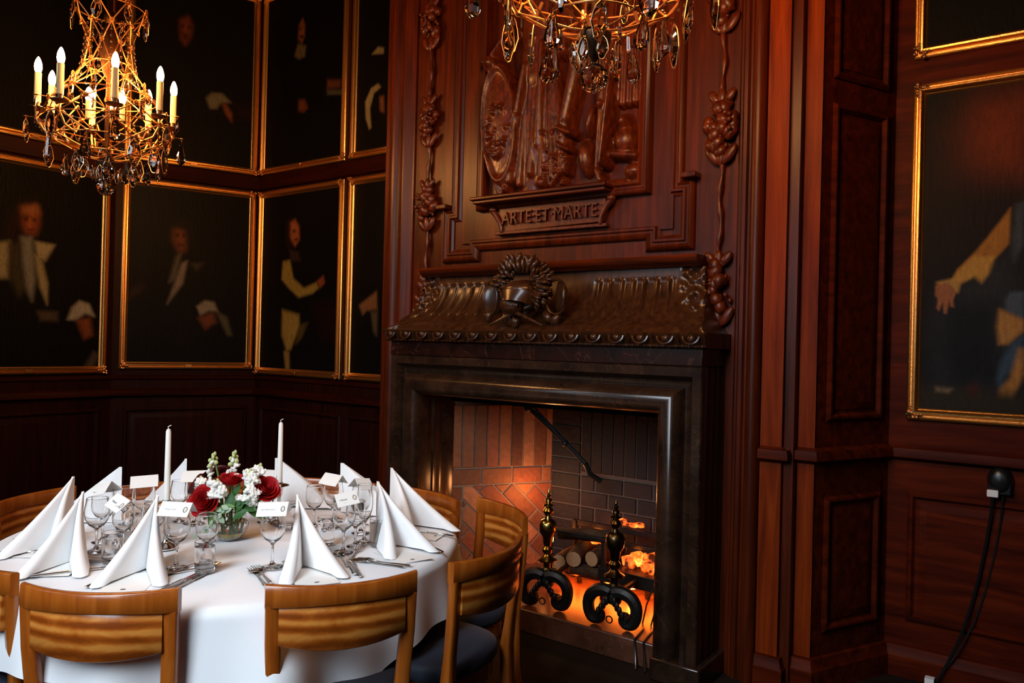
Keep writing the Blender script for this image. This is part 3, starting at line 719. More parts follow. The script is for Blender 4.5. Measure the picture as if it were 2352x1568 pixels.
# motto plaque with scrolled ends
b = MB(); b.extrude([(-2.58, 2.205), (-1.91, 2.205), (-1.90, 2.15), (-1.92, 2.085), (-2.56, 2.075), (-2.59, 2.14)], YP(3.386), 0, .035)
for s, xe in ((-1, -2.60), (1, -1.885)):
    pts = [(xe - s * .03 + s * .02 * math.cos(t) + s * .03 * (1 - k / 14), 3.345, 2.205 - .13 * k / 14 + .012 * math.sin(t)) for k in range(15) for t in [k * .25]]
    b.tube(pts, [.020 - .0007 * k for k in range(15)], 7)
    b.ell((xe + s * .012, 3.34, 2.198), (.024, .018, .018), 10, 8)
b.box(-2.60, -1.90, 3.345, 3.386, 2.06, 2.078)
pq = b.build('motto_plaque', W_CARVE, OM, sharp=40, bevel=.003)
def text(body, size, M, mat, name, parent, depth=.004, sx=1.):
    cu = bpy.data.curves.new(name, 'FONT'); cu.body = body; cu.size = size; cu.extrude = depth; cu.align_x = 'CENTER'; cu.align_y = 'CENTER'
    tmp = bpy.data.objects.new(name, cu); COL.objects.link(tmp)
    me = bpy.data.meshes.new_from_object(tmp.evaluated_get(C.evaluated_depsgraph_get()))
    bpy.data.objects.remove(tmp); me.name = name
    me.transform(M @ Matrix.Diagonal((sx, 1, 1, 1))); me.materials.clear(); me.materials.append(mat)
    o = bpy.data.objects.new(name, me); COL.objects.link(o)
    if parent is not None: o.parent = parent
    return o
lt = text('ARTE\u00b7ET\u00b7MARTE', .098, Matrix.Translation(Vector((-2.245, 3.344, 2.142)) - Vector((-2.21, 3.4, 1.9))) @ Matrix.Rotation(R(90), 4, 'X'), W_CARVE, 'motto_lettering', pq, .012, .86)
# fruit garlands
def garland(x, Y, zs, ztop, zbot, sc=1.):
    b = MB()
    m = int((ztop - zbot) / .02)
    b.tube([(x + .006 * math.sin(i * .5), Y - .012, ztop + (zbot - ztop) * i / m) for i in range(m + 1)], [.011 + .003 * math.sin(i * 1.1) for i in range(m + 1)], 8)
    for k, z in enumerate(zs):
        for i in range(38):
            a, q = random.uniform(0, 2 * PI), random.random() ** .5
            px, pz = x + .062 * sc * q * math.cos(a), z + .12 * sc * q * math.sin(a)
            grape = (i % 2 == 0)
            r = (.011 if grape else random.uniform(.02, .034)) * sc
            b.ell((px, Y - .03 * (1.2 - q) - .012, pz), (r, r * .9, r * random.uniform(1, 1.35)), 10, 7, M=Matrix.Rotation(random.uniform(-.8, .8), 3, 'Y'))
        for i in range(9):
            b.ell((x + (.03 if k % 2 else -.035) * sc + random.uniform(-.025, .025), Y - .055, z + .01 + random.uniform(-.05, .05)), .012 * sc, 8, 6)
        for s in (-1, 0, 1):
            M = Matrix.Rotation(s * .6, 3, 'Y')
            b.ell((x + s * .04 * sc, Y - .022, z - .125 * sc), (.022 * sc, .012, .05 * sc), 9, 6, M=M)
            b.ell((x + s * .035 * sc, Y - .022, z + .125 * sc), (.02 * sc, .012, .04 * sc), 9, 6, M=M)
    return b.build('fruit_garland', W_CARVE, OM, sharp=60)
garland(-3.135, 3.39, (3.36, 2.78, 2.28, 1.74), 3.9, 1.7, .95)
garland(-1.325, 3.39, (3.08, 2.48, 1.74), 3.6, 1.62, 1.05)

# ------------------------------------------------------------ firebox, hearth
def clip_poly(poly, x0, x1, y0, y1):
    def cut(P, f, g):
        out = []
        for i in range(len(P)):
            a, c = P[i - 1], P[i]; fa, fc = f(a), f(c)
            if (fa >= 0) != (fc >= 0):
                t = fa / (fa - fc); out.append((a[0] + (c[0] - a[0]) * t, a[1] + (c[1] - a[1]) * t))
            if fc >= 0: out.append(c)
        return out
    for f in (lambda p: p[0] - x0, lambda p: x1 - p[0], lambda p: p[1] - y0, lambda p: y1 - p[1]):
        poly = cut(poly, f, None)
        if len(poly) < 3: return None
    return poly
def area(p): return abs(sum(p[i - 1][0] * p[i][1] - p[i][0] * p[i - 1][1] for i in range(len(p)))) / 2
def bricks(T, regions, s1, z0, z1, name, parent, tints, mort=MORTAR):
    b = MB(); b.add([T(0, z0, 0), T(s1, z0, 0), T(s1, z1, 0), T(0, z1, 0)], [(0, 1, 2, 3)], 1); cols = [(0.2, .15, .1)] * 4
    for p in regions:
        if p is None or len(p) < 3 or area(p) < 4e-4: continue
        cx, cy = sum(q[0] for q in p) / len(p), sum(q[1] for q in p) / len(p)
        k = len(p); g = .004
        sh = []
        for q in p:
            d = Vector((cx - q[0], cy - q[1])); d = d * min(1, g * 1.4 / max(d.length, 1e-4)); sh.append((q[0] + d.x, q[1] + d.y))
        c = srgb(random.choice(tints)); f = random.uniform(.75, 1.2); c = tuple(x * f for x in c)
        v = [T(a, e, 0) for a, e in p] + [T(a, e, .007) for a, e in sh]
        b.add(v, [tuple(range(k, 2 * k))] + [(i, (i + 1) % k, k + (i + 1) % k, k + i) for i in range(k)]); cols += [c] * (2 * k)
    o = b.build(name, [BRICK, mort], parent, recalc=False, sharp=30)
    at = o.data.color_attributes.new('tint', 'FLOAT_COLOR', 'POINT')
    at.data.foreach_set('color', np.array([(*c, 1) for c in cols], np.float32).ravel()); return o
def rect(x0, x1, y0, y1, g=.0045): return [(x0 + g, y0 + g), (x1 - g, y0 + g), (x1 - g, y1 - g), (x0 + g, y1 - g)]
FB = thing('firebox', 'firebrick lined open firebox inside the marble surround', 'fireplace interior', (-2.22, 3.7, .12))
TL = WP((-2.972, 3.44, 0), (.534, .845, 0), (.845, -.534, 0)); TR = WP((-1.478, 3.44, 0), (-.534, .845, 0), (-.845, -.534, 0)); TK = YP(4.0)
S = .665
def left_regions():
    reg = []
    for i in range(9): reg.append(rect(i * .078, min(S, (i + 1) * .078), .715, 1.1)) if i * .078 < S - .02 else None
    for i in range(4): reg.append(rect(i * .2, min(S, (i + 1) * .2), .615, .715))
    bw, bl = .094, .24
    for i in range(-8, 14):
        for j in range(-8, 10):
            # herringbone-like diagonal courses
            a = R(45); ox, oy = .24, .12
            x0 = i * bw; y0 = j * bl + (bl / 2 if i % 2 else 0)
            q = rect(x0, x0 + bw, y0, y0 + bl)
            q = [(ox + x * math.cos(a) - y * math.sin(a), oy + x * math.sin(a) + y * math.cos(a)) for x, y in q]
            reg.append(clip_poly(q, .09, S, .10, .61))
    for k in range(6): reg.append(rect(0, .085, .10 + k * .085, .10 + (k + 1) * .085))
    return reg
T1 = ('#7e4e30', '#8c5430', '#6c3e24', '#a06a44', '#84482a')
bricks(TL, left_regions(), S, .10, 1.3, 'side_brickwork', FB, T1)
bricks(TR, left_regions(), S, .10, 1.3, 'side_brickwork', FB, ('#22130b', '#2a170d', '#180d08'), MORTARD)  # darkened copy of the left brickwork, shade put into the tints
reg = []
for i in range(8): reg.append(rect(0, .215, .12 + i * .094, .12 + (i + 1) * .094))
reg.append(rect(0, .215, .872, .98)); reg.append(rect(0, .215, .98, 1.09))
for i in range(8): reg.append(rect(.215 + i * .0735, .215 + (i + 1) * .0735, .70, 1.09))
for k in range(6):
    for i in range(4): reg.append(rect(max(.215, .215 + i * .19 - (.09 if k % 2 else 0)), min(.80, .215 + (i + 1) * .19 - (.09 if k % 2 else 0)), .12 + k * .094, .12 + (k + 1) * .094))
TKb = lambda u, v, h: (-2.617 + u, 4.0 - h, v)
bricks(TKb, reg, .79, .10, 1.3, 'back_brickwork', FB, ('#120a06', '#180d08', '#0c0705', '#1c0f09'), MORTARD)  # shade at the back of the firebox put into brick and mortar colours
b = MB(); b.add([(-3.0, 3.43, 1.12), (-1.45, 3.43, 1.12), (-1.83, 4.02, 1.32), (-2.62, 4.02, 1.32)], [(0, 1, 2, 3)]); b.build('smoke_hood', SOOT, FB)
b = MB(); b.box(-2.96, -1.49, 3.20, 4.05, 0.0, .118); b.build('hearth_slab', HEARTH, FB, bevel=.008)
b = MB()      # damper arm with its knuckle hanging from the throat
b.tube([(-2.52, 3.62, 1.09), (-2.42, 3.66, 1.0), (-2.28, 3.72, .86), (-2.22, 3.74, .80)], .013, 8); b.tube([(-2.50, 3.60, 1.12), (-2.36, 3.69, .95)], .006, 6)
b.ell((-2.53, 3.61, 1.10), .026); b.ell((-2.33, 3.70, .905), .02)
b.tube([(-2.22, 3.74, .80), (-2.20, 3.76, .74), (-2.15, 3.8, .70)], .016, 8)
b.build('damper_arm', IRON, FB)
b = MB(); b.tube([(-2.968 + .0, 3.40, .90), (-2.955, 3.375, .895), (-2.968, 3.36, .885), (-2.968, 3.375, .87)], .005, 6, closed=True); b.build('hook_ring', SILVER, FB)

# andirons
def andiron(loc, rz, label, mat):
    t = thing('andiron', label, 'andiron', loc, 'pair of andirons on the hearth')
    p = [(.028, .20), (.03, .21), (.02, .225), (.022, .25), (.052, .262), (.055, .27), (.03, .285), (.02, .30), (.03, .315), (.032, .33), (.02, .345), (.026, .36), (.03, .395), (.046, .42), (.05, .445), (.05, .47), (.04, .49), (.02, .50), (.016, .515), (.026, .53), (.03, .545), (.02, .56), (.014, .567), (.028, .573), (.028, .578), (.012, .585), (.02, .60), (.018, .61), (.008, .618), (.013, .628), (.012, .635), (.006, .64), (.009, .65), (.003, .665), (.0, .672)]
    p = [(r * .92, z * .905) for r, z in p]
    MB().lathe(p, n=20).build('turned_shaft', mat, t, world=False)
    b = MB(); b.box(-.045, .045, -.045, .045, .165, .186); b.lathe([(.035, .11), (.04, .14), (.03, .17)], n=14); b.build('pedestal', IRON, t, world=False, bevel=.004)
    for s in (-1, 1):
        b = MB(); ctl = [(.01, .165), (.05, .172), (.095, .155), (.122, .115), (.122, .07), (.105, .034), (.078, .027), (.06, .040), (.062, .058), (.076, .060)]
        pts = []
        for k in range(28):
            f = k / 27 * (len(ctl) - 1); i = min(int(f), len(ctl) - 2); g = f - i
            q = [ctl[max(0, min(len(ctl) - 1, i + d))] for d in (-1, 0, 1, 2)]
            pts.append((s * .5 * sum(cf * w[0] for cf, w in zip((-g + 2*g*g - g**3, 2 - 5*g*g + 3*g**3, g + 4*g*g - 3*g**3, -g*g + g**3), q)), -.02,
                        .5 * sum(cf * w[1] for cf, w in zip((-g + 2*g*g - g**3, 2 - 5*g*g + 3*g**3, g + 4*g*g - 3*g**3, -g*g + g**3), q))))
        b.tube(pts, [.033 - .009 * k / 27 for k in range(28)], 9)
        b.tube([(s * .07, -.05, .052), (s * .07, .01, .052)], .018, 10)
        for k in range(4): b.ell((s * (.02 + .014 * k), -.045, .13 - .02 * k), (.013, .014, .024), 8, 6)
        b.build('scroll_leg', IRON, t, world=False)
    b = MB(); b.tube([(0, .0, .15), (0, .15, .14), (0, .42, .14), (0, .46, .04), (0, .47, 0.006)], .016, 8); b.build('billet_bar', IRON, t, world=False)
    b = MB(); b.tube([(.0 + .016 * math.cos(a), -.052, .045 + .016 * math.sin(a)) for a in [2 * PI * k / 12 for k in range(12)]], .0035, 5, closed=True); b.build('ring', IRON, t, world=False)
    t.rotation_euler = (0, 0, rz); return t
andiron((-2.17, 3.30, .119), R(10), 'brass and iron andiron at the left of the hearth, behind the chair', BRASS)
andiron((-1.775, 3.29, .119), R(6), 'blackened andiron at the right of the hearth with large scroll feet', BRASSD)

# fire basket, embers, logs
BK = thing('fire_basket', 'black iron fire basket with glowing coals at the right side of the firebox', 'fire grate', (-1.86, 3.72, .119))
b = MB(); b.box(-2.36, -1.565, 3.56, 3.585, .43, .45)
b.box(-2.02, -1.57, 3.56, 3.85, .225, .295)
for x in (-2.0, -1.6): b.box(x - .012, x + .012, 3.57, 3.594, .12, .45)
for x in (-2.34,): b.box(x - .012, x + .012, 3.57, 3.594, .12, .45); b.box(x - .012, x + .012, 3.83, 3.854, .12, .45)
b.box(-2.36, -1.565, 3.84, 3.86, .42, .45); b.box(-2.36, -2.02, 3.58, 3.85, .215, .23)
b.build('iron_frame', IRON, BK, bevel=.003)
b = MB()
for i in range(16):
    x, y, z = random.uniform(-1.90, -1.745), random.uniform(3.60, 3.76), .315 + random.uniform(0, .055)
    M = Matrix.Rotation(random.uniform(0, 3), 3, 'Z') @ Matrix.Rotation(random.uniform(-.5, .5), 3, 'X')
    M4 = Matrix.Translation((x, y, z)) @ M.to_4x4(); sx, sy, sz = random.uniform(.025, .04), random.uniform(.02, .032), random.uniform(.016, .028)
    b.box(-sx, sx, -sy, sy, -sz, sz, M=M4)
b.build('glowing_coals', EMBER, BK, bevel=.006)
b = MB()
for x0, x1, y, z in ((-2.33, -2.08, 3.80, .36), (-2.12, -1.90, 3.86, .475), (-2.32, -2.16, 3.60, .225), (-2.05, -1.98, 3.60, .19)):
    for i in range(9): b.ell((random.uniform(x0, x1), y + random.uniform(-.02, .02), z + random.uniform(-.008, .012)), (.03, .018, .009), 7, 5)
b.build('ember_bed', EMBER, BK, sharp=20)
b = MB(); b.lathe([(.0, 0), (.02, .004), (.022, .03), (.016, .05), (0, .056)], (-1.90, 3.72, .165), 12); b.build('ember_lamp', HOT, BK)
b = MB(); b.lathe([(.0, 0), (.02, .004), (.022, .03), (.016, .05), (0, .056)], (-2.42, 3.70, .33), 12); b.build('ember_lamp', HOT, BK)
def firelight(loc, e, r, c=(1., .2, .025)):
    ld = bpy.data.lights.new('firelight', 'POINT'); ld.energy = e; ld.color = c; ld.shadow_soft_size = r
    o = bpy.data.objects.new('firelight', ld); COL.objects.link(o); o.location = loc
firelight((-2.60, 3.75, .56), 3.0, .05, (1., .36, .11)); firelight((-2.2, 3.84, .40), 1.0, .04); firelight((-1.80, 3.56, .42), .8, .04)
ld = bpy.data.lights.new('under_basket_glow', 'AREA'); ld.shape = 'RECTANGLE'; ld.size = .74; ld.size_y = .22; ld.energy = 10; ld.color = (1., .16, .014)
lo = bpy.data.objects.new('under_basket_glow', ld); COL.objects.link(lo); lo.location = (-1.965, 3.70, .208)
def log(p, q, r, label):
    p, q = Vector(p), Vector(q); c = (p + q) / 2
    t = thing('fire_log', label, 'log', c, 'logs in the fire basket')
    d = (q - p).normalized(); pts = [p + (q - p) * k / 6 for k in range(7)]
    MB().tube(pts, [r * random.uniform(.92, 1.06) for k in range(7)], 11, cap=False).build('bark', BARK, t, sharp=60)
    for e, s in ((p, -1), (q, 1)):
        a = d.orthogonal().normalized(); w = d.cross(a)
        b = MB(); b.add([e + d * s * .002 + (a * math.cos(2 * PI * k / 11) + w * math.sin(2 * PI * k / 11)) * r * .95 for k in range(11)], [tuple(range(11))]); b.build('cut_end', CUT, t, recalc=False)
log((-2.16, 3.54, .315), (-2.24, 3.83, .34), .045, 'split log with pale cut end in the middle of the fire basket')
log((-2.06, 3.56, .33), (-2.04, 3.84, .335), .042, 'round log end beside the right andiron')
log((-2.27, 3.57, .275), (-2.30, 3.84, .28), .042, 'round log end beside the left andiron')
log((-2.34, 3.68, .40), (-2.02, 3.72, .425), .034, 'thin dark log lying across the top of the pile')
log((-2.19, 3.58, .255), (-1.99, 3.60, .25), .034, 'pale barked log along the front bottom of the pile')
for i, (dx, lab) in enumerate(((0, 'thin black cable hanging from the fire basket, the one nearer the andiron'), (.045, 'thin black cable hanging from the fire basket, nearest the marble jamb'))):
    b = MB(); b.tube([(-1.70 + dx, 3.55, .24), (-1.705 + dx * 1.2, 3.50, .18), (-1.675 + dx, 3.40, .123), (-1.64 + dx, 3.34, .123), (-1.62 + dx, 3.24, .123), (-1.61 + dx, 3.19, .122), (-1.60 + dx, 3.185, .05), (-1.58 + dx, 3.15, .006)], .0045, 6)
    tag(b.build('power_cable', BLACKP), lab, 'cable', 'cables in the fireplace')

# ------------------------------------------------------------ socket and lead on the right wall
t = thing('wall_socket', 'black domed power socket with white plug on the right wall panelling', 'socket', (-.255, 3.9, .93))
M = Matrix.Rotation(R(90), 3, 'X')
b = MB(); b.grid(lambda u, v: (-.255 + .05 * math.cos(2 * PI * u) * math.cos(v * PI / 2) ** .5, 3.9 - .05 * math.sin(v * PI / 2), .93 + .062 * math.sin(2 * PI * u) * math.cos(v * PI / 2) ** .5), 24, 8, cu=True); b.box(-.298, -.212, 3.86, 3.9, .872, .93); b.build('socket_housing', BLACKP, t, bevel=.006)
b = MB(); b.box(-.30, -.258, 3.845, 3.865, .862, .892); b.build('white_plug_label', WHITEP, t, bevel=.003)
b = MB(); b.tube([(-.278, 3.855, .865), (-.285, 3.87, .78), (-.30, 3.875, .66), (-.325, 3.875, .5), (-.35, 3.87, .38), (-.38, 3.862, .26), (-.43, 3.85, .12), (-.47, 3.84, .03), (-.52, 3.80, .008), (-.62, 3.72, .006), (-.75, 3.55, .006)], .0065, 7)
b.tube([(-.243, 3.87, .87), (-.25, 3.885, .76), (-.268, 3.888, .62), (-.30, 3.888, .45), (-.34, 3.882, .3), (-.40, 3.862, .16), (-.46, 3.845, .05), (-.50, 3.83, .008), (-.55, 3.78, .006)], .004, 6)
cb = b.build('extension_lead', BLACKP); tag(cb, 'black extension lead drooping from the wall socket down to the floor', 'cable')
b = MB(); b.box(-.512, -.476, 3.795, 3.83, .012, .05); b.build('white_tag', WHITEP, cb, world=False)

# ------------------------------------------------------------ round table and cloth
TC = Vector((-2.47, 1.69, 0)); TR_ = .775; TZ = .742
t = thing('round_table', 'round dining table standing under the white tablecloth', 'table', TC)
b = MB(); b.lathe([(0, .705), (TR_ - .012, .705), (TR_ - .006, .71), (TR_ - .006, .732), (0, .732)], TC, 64); b.build('tabletop', W_CHAIR, t)
for k in range(4):
    a = R(45 + 90 * k - 38); q = TC + Vector((.42 * math.cos(a), .42 * math.sin(a), 0))
    b = MB(); b.lathe([(.02, 0), (.028, .7), (0, .705)], q, 10); b.build('leg', IRON, t)
CORN = R(-28)
rnd = [random.uniform(0, 6.28) for _ in range(12)]
def cloth(u, v):
    a = 2 * PI * u; ca, sa = math.cos(a), math.sin(a)
    q = a - CORN - PI / 4
    half = .985; edge = half / max(abs(math.cos(q)), abs(math.sin(q)))
    drop = edge - TR_
    cor = max(0, (drop - .22) / .4)
    if v < .42:
        r = TR_ * (v / .42); x, y = r * ca, r * sa
        w = .0018 * math.sin(x * 9 + y * 5 + 1) + .0012 * math.sin(x * 4 - y * 13) + .001 * math.sin(y * 21 + x * 3)
        c1 = .003 * math.exp(-((x * .8 + y * .6 + .05) / .012) ** 2) + .003 * math.exp(-((x * .6 - y * .8 - .1) / .012) ** 2)
        return (TC.x + x, TC.y + y, TZ - .003 + w * .8 + c1 * .6 - .004 * max(0, (r / TR_ - .96) / .04) ** 2)
    f = (v - .42) / .58; s = drop * f
    rc = .03
    if s < rc * PI / 2: rr = TR_ + rc * math.sin(s / rc); z = TZ - .006 - rc * (1 - math.cos(s / rc))
    else: rr = TR_ + rc; z = TZ - .006 - rc - (s - rc * PI / 2)
    dep = max(0, s - .03)
    fold = .10 * math.sin(a * 9 + rnd[0]) + .07 * math.sin(a * 14 + rnd[1]) + .05 * math.sin(a * 23 + rnd[2])
    rr += dep * (fold + .10 + .10 * cor * math.cos((a - CORN) * 8))
    return (TC.x + rr * ca, TC.y + rr * sa, z)
b = MB(); b.grid(cloth, 360, 90, cu=True)
tag(b.build('tablecloth', CLOTH, sharp=180, recalc=True), 'white tablecloth draped over the round table with its corners hanging low', 'tablecloth')

# ------------------------------------------------------------ chairs
def make_chair(label):
    t = thing('dining_chair', label, 'chair', (0, 0, 0), 'beech chairs around the table')
    ZT = .805
    def bow(x): return -.052 * (1 - (x / .205) ** 2)
    def strip(x0, x1, ztop, zbot, th, dy, n=28, nz=6):
        b = MB()
        prof = []
        for i in range(n):
            x = x0 + (x1 - x0) * i / (n - 1); zt, zb = ztop(x), zbot(x)
            y = bow(x) + dy
            ring = [(x, y - th / 2 + .003, zb), (x, y - th / 2, zb + .003), (x, y - th / 2, (zt + zb) / 2), (x, y - th / 2, zt - .004), (x, y - th / 2 + .004, zt), (x, y + th / 2 - .004, zt), (x, y + th / 2, zt - .004), (x, y + th / 2, (zt + zb) / 2), (x, y + th / 2, zb + .003), (x, y + th / 2 - .003, zb)]
            prof.append(ring)
        k = len(prof[0]); v = [p for r in prof for p in r]
        f = [(i * k + j, (i + 1) * k + j, (i + 1) * k + (j + 1) % k, i * k + (j + 1) % k) for i in range(n - 1) for j in range(k)]
        f += [tuple(range(k)), tuple(range((n - 1) * k, n * k))]
        return b.add(v, f)
    strip(-.207, .207, lambda x: ZT - .004 * (1 - (x / .2) ** 2) + .004, lambda x: ZT - .052 - .008 * (x / .2) ** 2, .022, 0).build('top_rail', W_CHAIR, t, world=False, sharp=50)
    strip(-.172, .172, lambda x: ZT - .050, lambda x: ZT - .160 - .016 * (1 - (x / .17) ** 2), .010, .001).build('back_panel', W_CHAIRP, t, world=False, sharp=50)
    for s in (-1, 1):
        b = MB(); pts = [(s * .187, -.002, ZT - .056), (s * .184, .004, .64), (s * .178, .016, .52), (s * .174, .024, .44), (s * .176, .018, .25), (s * .186, -.03, 0)]
        wv = [.019, .020, .020, .021, .020, .016]
        v = []
        for (x, y, z), w in zip(pts, wv):
            d = .014 if z > .5 else .018
            for dx, dy in ((-w, -d + .004), (-w + .004, -d), (w - .004, -d), (w, -d + .004), (w, d - .004), (w - .004, d), (-w + .004, d), (-w, d - .004)): v.append((x + dx, y + dy, z))
        f = [(i * 8 + j, (i + 1) * 8 + j, (i + 1) * 8 + (j + 1) % 8, i * 8 + (j + 1) % 8) for i in range(5) for j in range(8)] + [tuple(range(8)), tuple(range(40, 48))]
        b.add(v, f); b.build('rear_leg', W_CHAIR, t, world=False, sharp=50)
        b = MB(); v = []
        for z, w, y in ((.415, .021, .37), (.2, .018, .378), (0, .014, .385)):
            for dx, dy in ((-w, -w), (w, -w), (w, w), (-w, w)): v.append((s * .165 + dx, y + dy, z))
        f = [(i * 4 + j, (i + 1) * 4 + j, (i + 1) * 4 + (j + 1) % 4, i * 4 + (j + 1) % 4) for i in range(2) for j in range(4)] + [(0, 1, 2, 3), (8, 9, 10, 11)]
        b.add(v, f); b.build('front_leg', W_CHAIR, t, world=False, sharp=50, bevel=.004)
    def outline(a, k=1.):
        c, s = math.cos(a), math.sin(a); e = 2.9
        x = .212 * k * abs(c) ** (2 / e) * (1 if c > 0 else -1); y = .205 * k * abs(s) ** (2 / e) * (1 if s > 0 else -1)
        return x * (1 - .08 * (y < 0) * abs(y) / .2), .215 + y
    b = MB(); n = 40; rings = [(.90, .415), (.97, .418), (1., .43), (1., .452), (.975, .464), (.90, .471), (.6, .477), (.25, .479), (.02, .479)]
    v = [(*outline(2 * PI * i / n, k), z) for k, z in rings for i in range(n)]
    f = [(j * n + i, j * n + (i + 1) % n, (j + 1) * n + (i + 1) % n, (j + 1) * n + i) for j in range(len(rings) - 1) for i in range(n)] + [tuple(range(n)), tuple(range((len(rings) - 1) * n, len(rings) * n))]
    b.add(v, f); b.build('seat_cushion', NAVY, t, world=False, sharp=60)
    b = MB(); rings = [(.86, .36), (.93, .36), (.93, .414), (.86, .414)]
    v = [(*outline(2 * PI * i / n, k), z) for k, z in rings for i in range(n)]
    f = [(j * n + i, j * n + (i + 1) % n, ((j + 1) % 4) * n + (i + 1) % n, ((j + 1) % 4) * n + i) for j in range(4) for i in range(n)]
    b.add(v, f); b.build('seat_frame', W_CHAIR, t, world=False, sharp=40)
    return t
CH = [(-2.03, .985, -55, 'honey beech chair with swirling grain, pushed to the table at the front left'),
      (-1.615, 1.44, -31, 'honey beech chair with plain glossy back panel at the front right of the table'),
      (-1.505, 1.945, 6, 'beech chair with navy seat in profile, between the table and the hearth'),
      (-1.845, 2.46, 64, 'beech chair with its back to the firebox bricks, behind the profile chair'),
      (-2.25, 2.47, 80, 'beech chair behind the tallest right napkin, before the marble jamb'),
      (-2.75, 2.40, 110, 'chair showing only a sliver of rail behind the right rear napkin'),
      (-3.08, 2.18, 142, 'chair at the back of the table hidden behind the flowers'),
      (-3.26, 1.76, 176, 'chair showing a sliver of rail behind the left candle'),
      (-3.36, 1.36, 205, 'dark brown chair at the left, behind the leftmost napkin'),
      (-2.51, .905, -95, 'beech chair cut off by the left edge beside the front left chair')]
ch0 = None
for x, y, a, lab in CH:
    if ch0 is None: ch0 = o = make_chair(lab)
    else: o = dup(ch0, label=lab)
    o.location = (x, y, 0); o.rotation_euler = (0, 0, R(a + 90))

# ------------------------------------------------------------ place settings
SEAT = {1: 'at the leftmost place setting', 2: 'at the second setting from the left', 3: 'behind the front left chair', 4: 'behind the front right chair',
        5: 'facing the chair in profile', 6: 'nearest the firebox chairs', 7: 'at the back, left of the marble jamb', 8: 'at the back behind the right candle',
        9: 'at the back, left of the white flowers', 10: 'at the back left beside the left candle'}
def napkin_mesh(h, l, al=.35, seed=0):
    b = MB(); rg = random.Random(seed); nt = 22; rows = []
    for k in range(nt):
        t = k / (nt - 1); L = l * (1 - t) ** .97 + .006; th = .0065 + .034 * (1 - t) ** 1.25
        a = al * (.55 + .45 * (1 - t)); z = h * t; lean = .012 * math.sin(PI * t * .5)
        pt = []
        def wing(sg):
            d = Vector((math.cos(a), sg * math.sin(a))); nn = Vector((-sg * math.sin(a) * 1., math.cos(a) * sg)) * 1.0
            nn = Vector((-math.sin(a) * sg * sg * 1.0, math.cos(a) * sg))
            bulge = .010 * math.sin(PI * .5)
            out = [d * L * f + nn * .012 * math.sin(PI * f) * (1 - t) for f in (.02, .15, .3, .45, .6, .75, .88, .96)]
            tip = [d * L - nn * th * .15, d * (L + th * .25) - nn * th * .5, d * L - nn * th * .85]
            inn = [d * L * f - nn * th for f in (.95, .85, .7, .5)]
            return out, tip, inn
        oL, tL, iL = wing(1); oR, tR, iR = wing(-1)
        iv = min(th / math.sin(a), L * .47)
        ring = oL + tL + [p if p.y > .001 else Vector((p.x, .001)) for p in iL] + [Vector((iv, 0))] + [p if p.y < -.001 else Vector((p.x, -.001)) for p in reversed(iR)] + list(reversed(tR)) + list(reversed(oR)) + [Vector((-.004, 0))]
        lift = .010
        for p in ring:
            zz = z + (lift * (1 - t) ** 3 * max(0, min(1, p.length / max(l, .01) - .25)) * (1 if p.length < L * .93 else .2))
            rows.append((p.x + lean * .0, p.y, zz))
        nr = len(ring)
    f = [(k * nr + j, k * nr + (j + 1) % nr, (k + 1) * nr + (j + 1) % nr, (k + 1) * nr + j) for k in range(nt - 1) for j in range(nr)] + [tuple(range((nt - 1) * nr, nt * nr))]
    b.add(rows, f); return b
NP = {1: (-2.83, 1.27, -52, .215, .29), 2: (-2.618, 1.206, -42, .20, .29), 3: (-2.373, 1.325, -44, .205, .30), 4: (-2.067, 1.63, -26, .205, .30), 5: (-2.05, 1.976, -17, .205, .29),
      6: (-2.232, 2.226, -14, .205, .34), 7: (-2.46, 2.165, 38, .205, .27), 8: (-2.73, 2.04, 55, .21, .25), 9: (-2.96, 1.77, 172, .21, .24), 10: (-2.94, 1.49, 205, .21, .25)}
NL = {1: 'tall white folded napkin leftmost on the table', 2: 'white folded napkin with split wings, second from the left', 3: 'white folded napkin standing behind the front left chair', 4: 'white folded napkin standing behind the front right chair',
      5: 'white folded napkin in front of the chair in profile', 6: 'white folded napkin farthest right, before the firebox', 7: 'white folded napkin at the back, left of the marble jamb', 8: 'white folded napkin just behind the right candle',
      9: 'small white napkin peak behind the card left of the flowers', 10: 'white folded napkin at the back left, left of the left candle'}
for k, (x, y, a, h, l) in NP.items():
    o = napkin_mesh(h, l, .36, k).build('folded_napkin', NAP, sharp=60)
    o.location = (x, y, TZ + .0015); o.rotation_euler = (0, 0, R(a)); tag(o, NL[k], 'napkin', 'folded napkins on the table')

# glasses
def glass_prof(h, rb, rr, rf, st, sr=.0042):
    bh = h - st
    return [(0, 0), (rf - .001, 0), (rf, .0015), (rf * .6, .005), (.009, .010), (sr, .02), (sr, st - .012), (.008, st - .003), (rb * .62, st + bh * .10), (rb * .93, st + bh * .30), (rb, st + bh * .50), (rb * .965, st + bh * .70), (rr + (rb * .965 - rr) * .45, st + bh * .85), (rr + .0012, h - .006), (rr + .0006, h - .002), (rr + .0004, h - .0008), (rr, h), (rr - .0005, h - .0008), (rr - .0007, h - .002), (rr - .0003, h - .006), (rr - .0014 + (rb * .965 - rr) * .45, st + bh * .85),
            (rb * .965 - .0014, st + bh * .70), (rb - .0014, st + bh * .50), (rb * .93 - .0016, st + bh * .31), (rb * .6, st + bh * .125), (rb * .3, st + bh * .06), (0, st + bh * .045)]
gl_a = MB().lathe(glass_prof(.176, .039, .0325, .035, .078), n=32).build('wine_glass', GLASS, sharp=180)
gl_b = MB().lathe(glass_prof(.158, .035, .0295, .032, .070), n=32).build('wine_glass', GLASS, sharp=180)
gl_c = MB().lathe(glass_prof(.205, .029, .0255, .031, .075), n=32).build('wine_glass', GLASS, sharp=180)
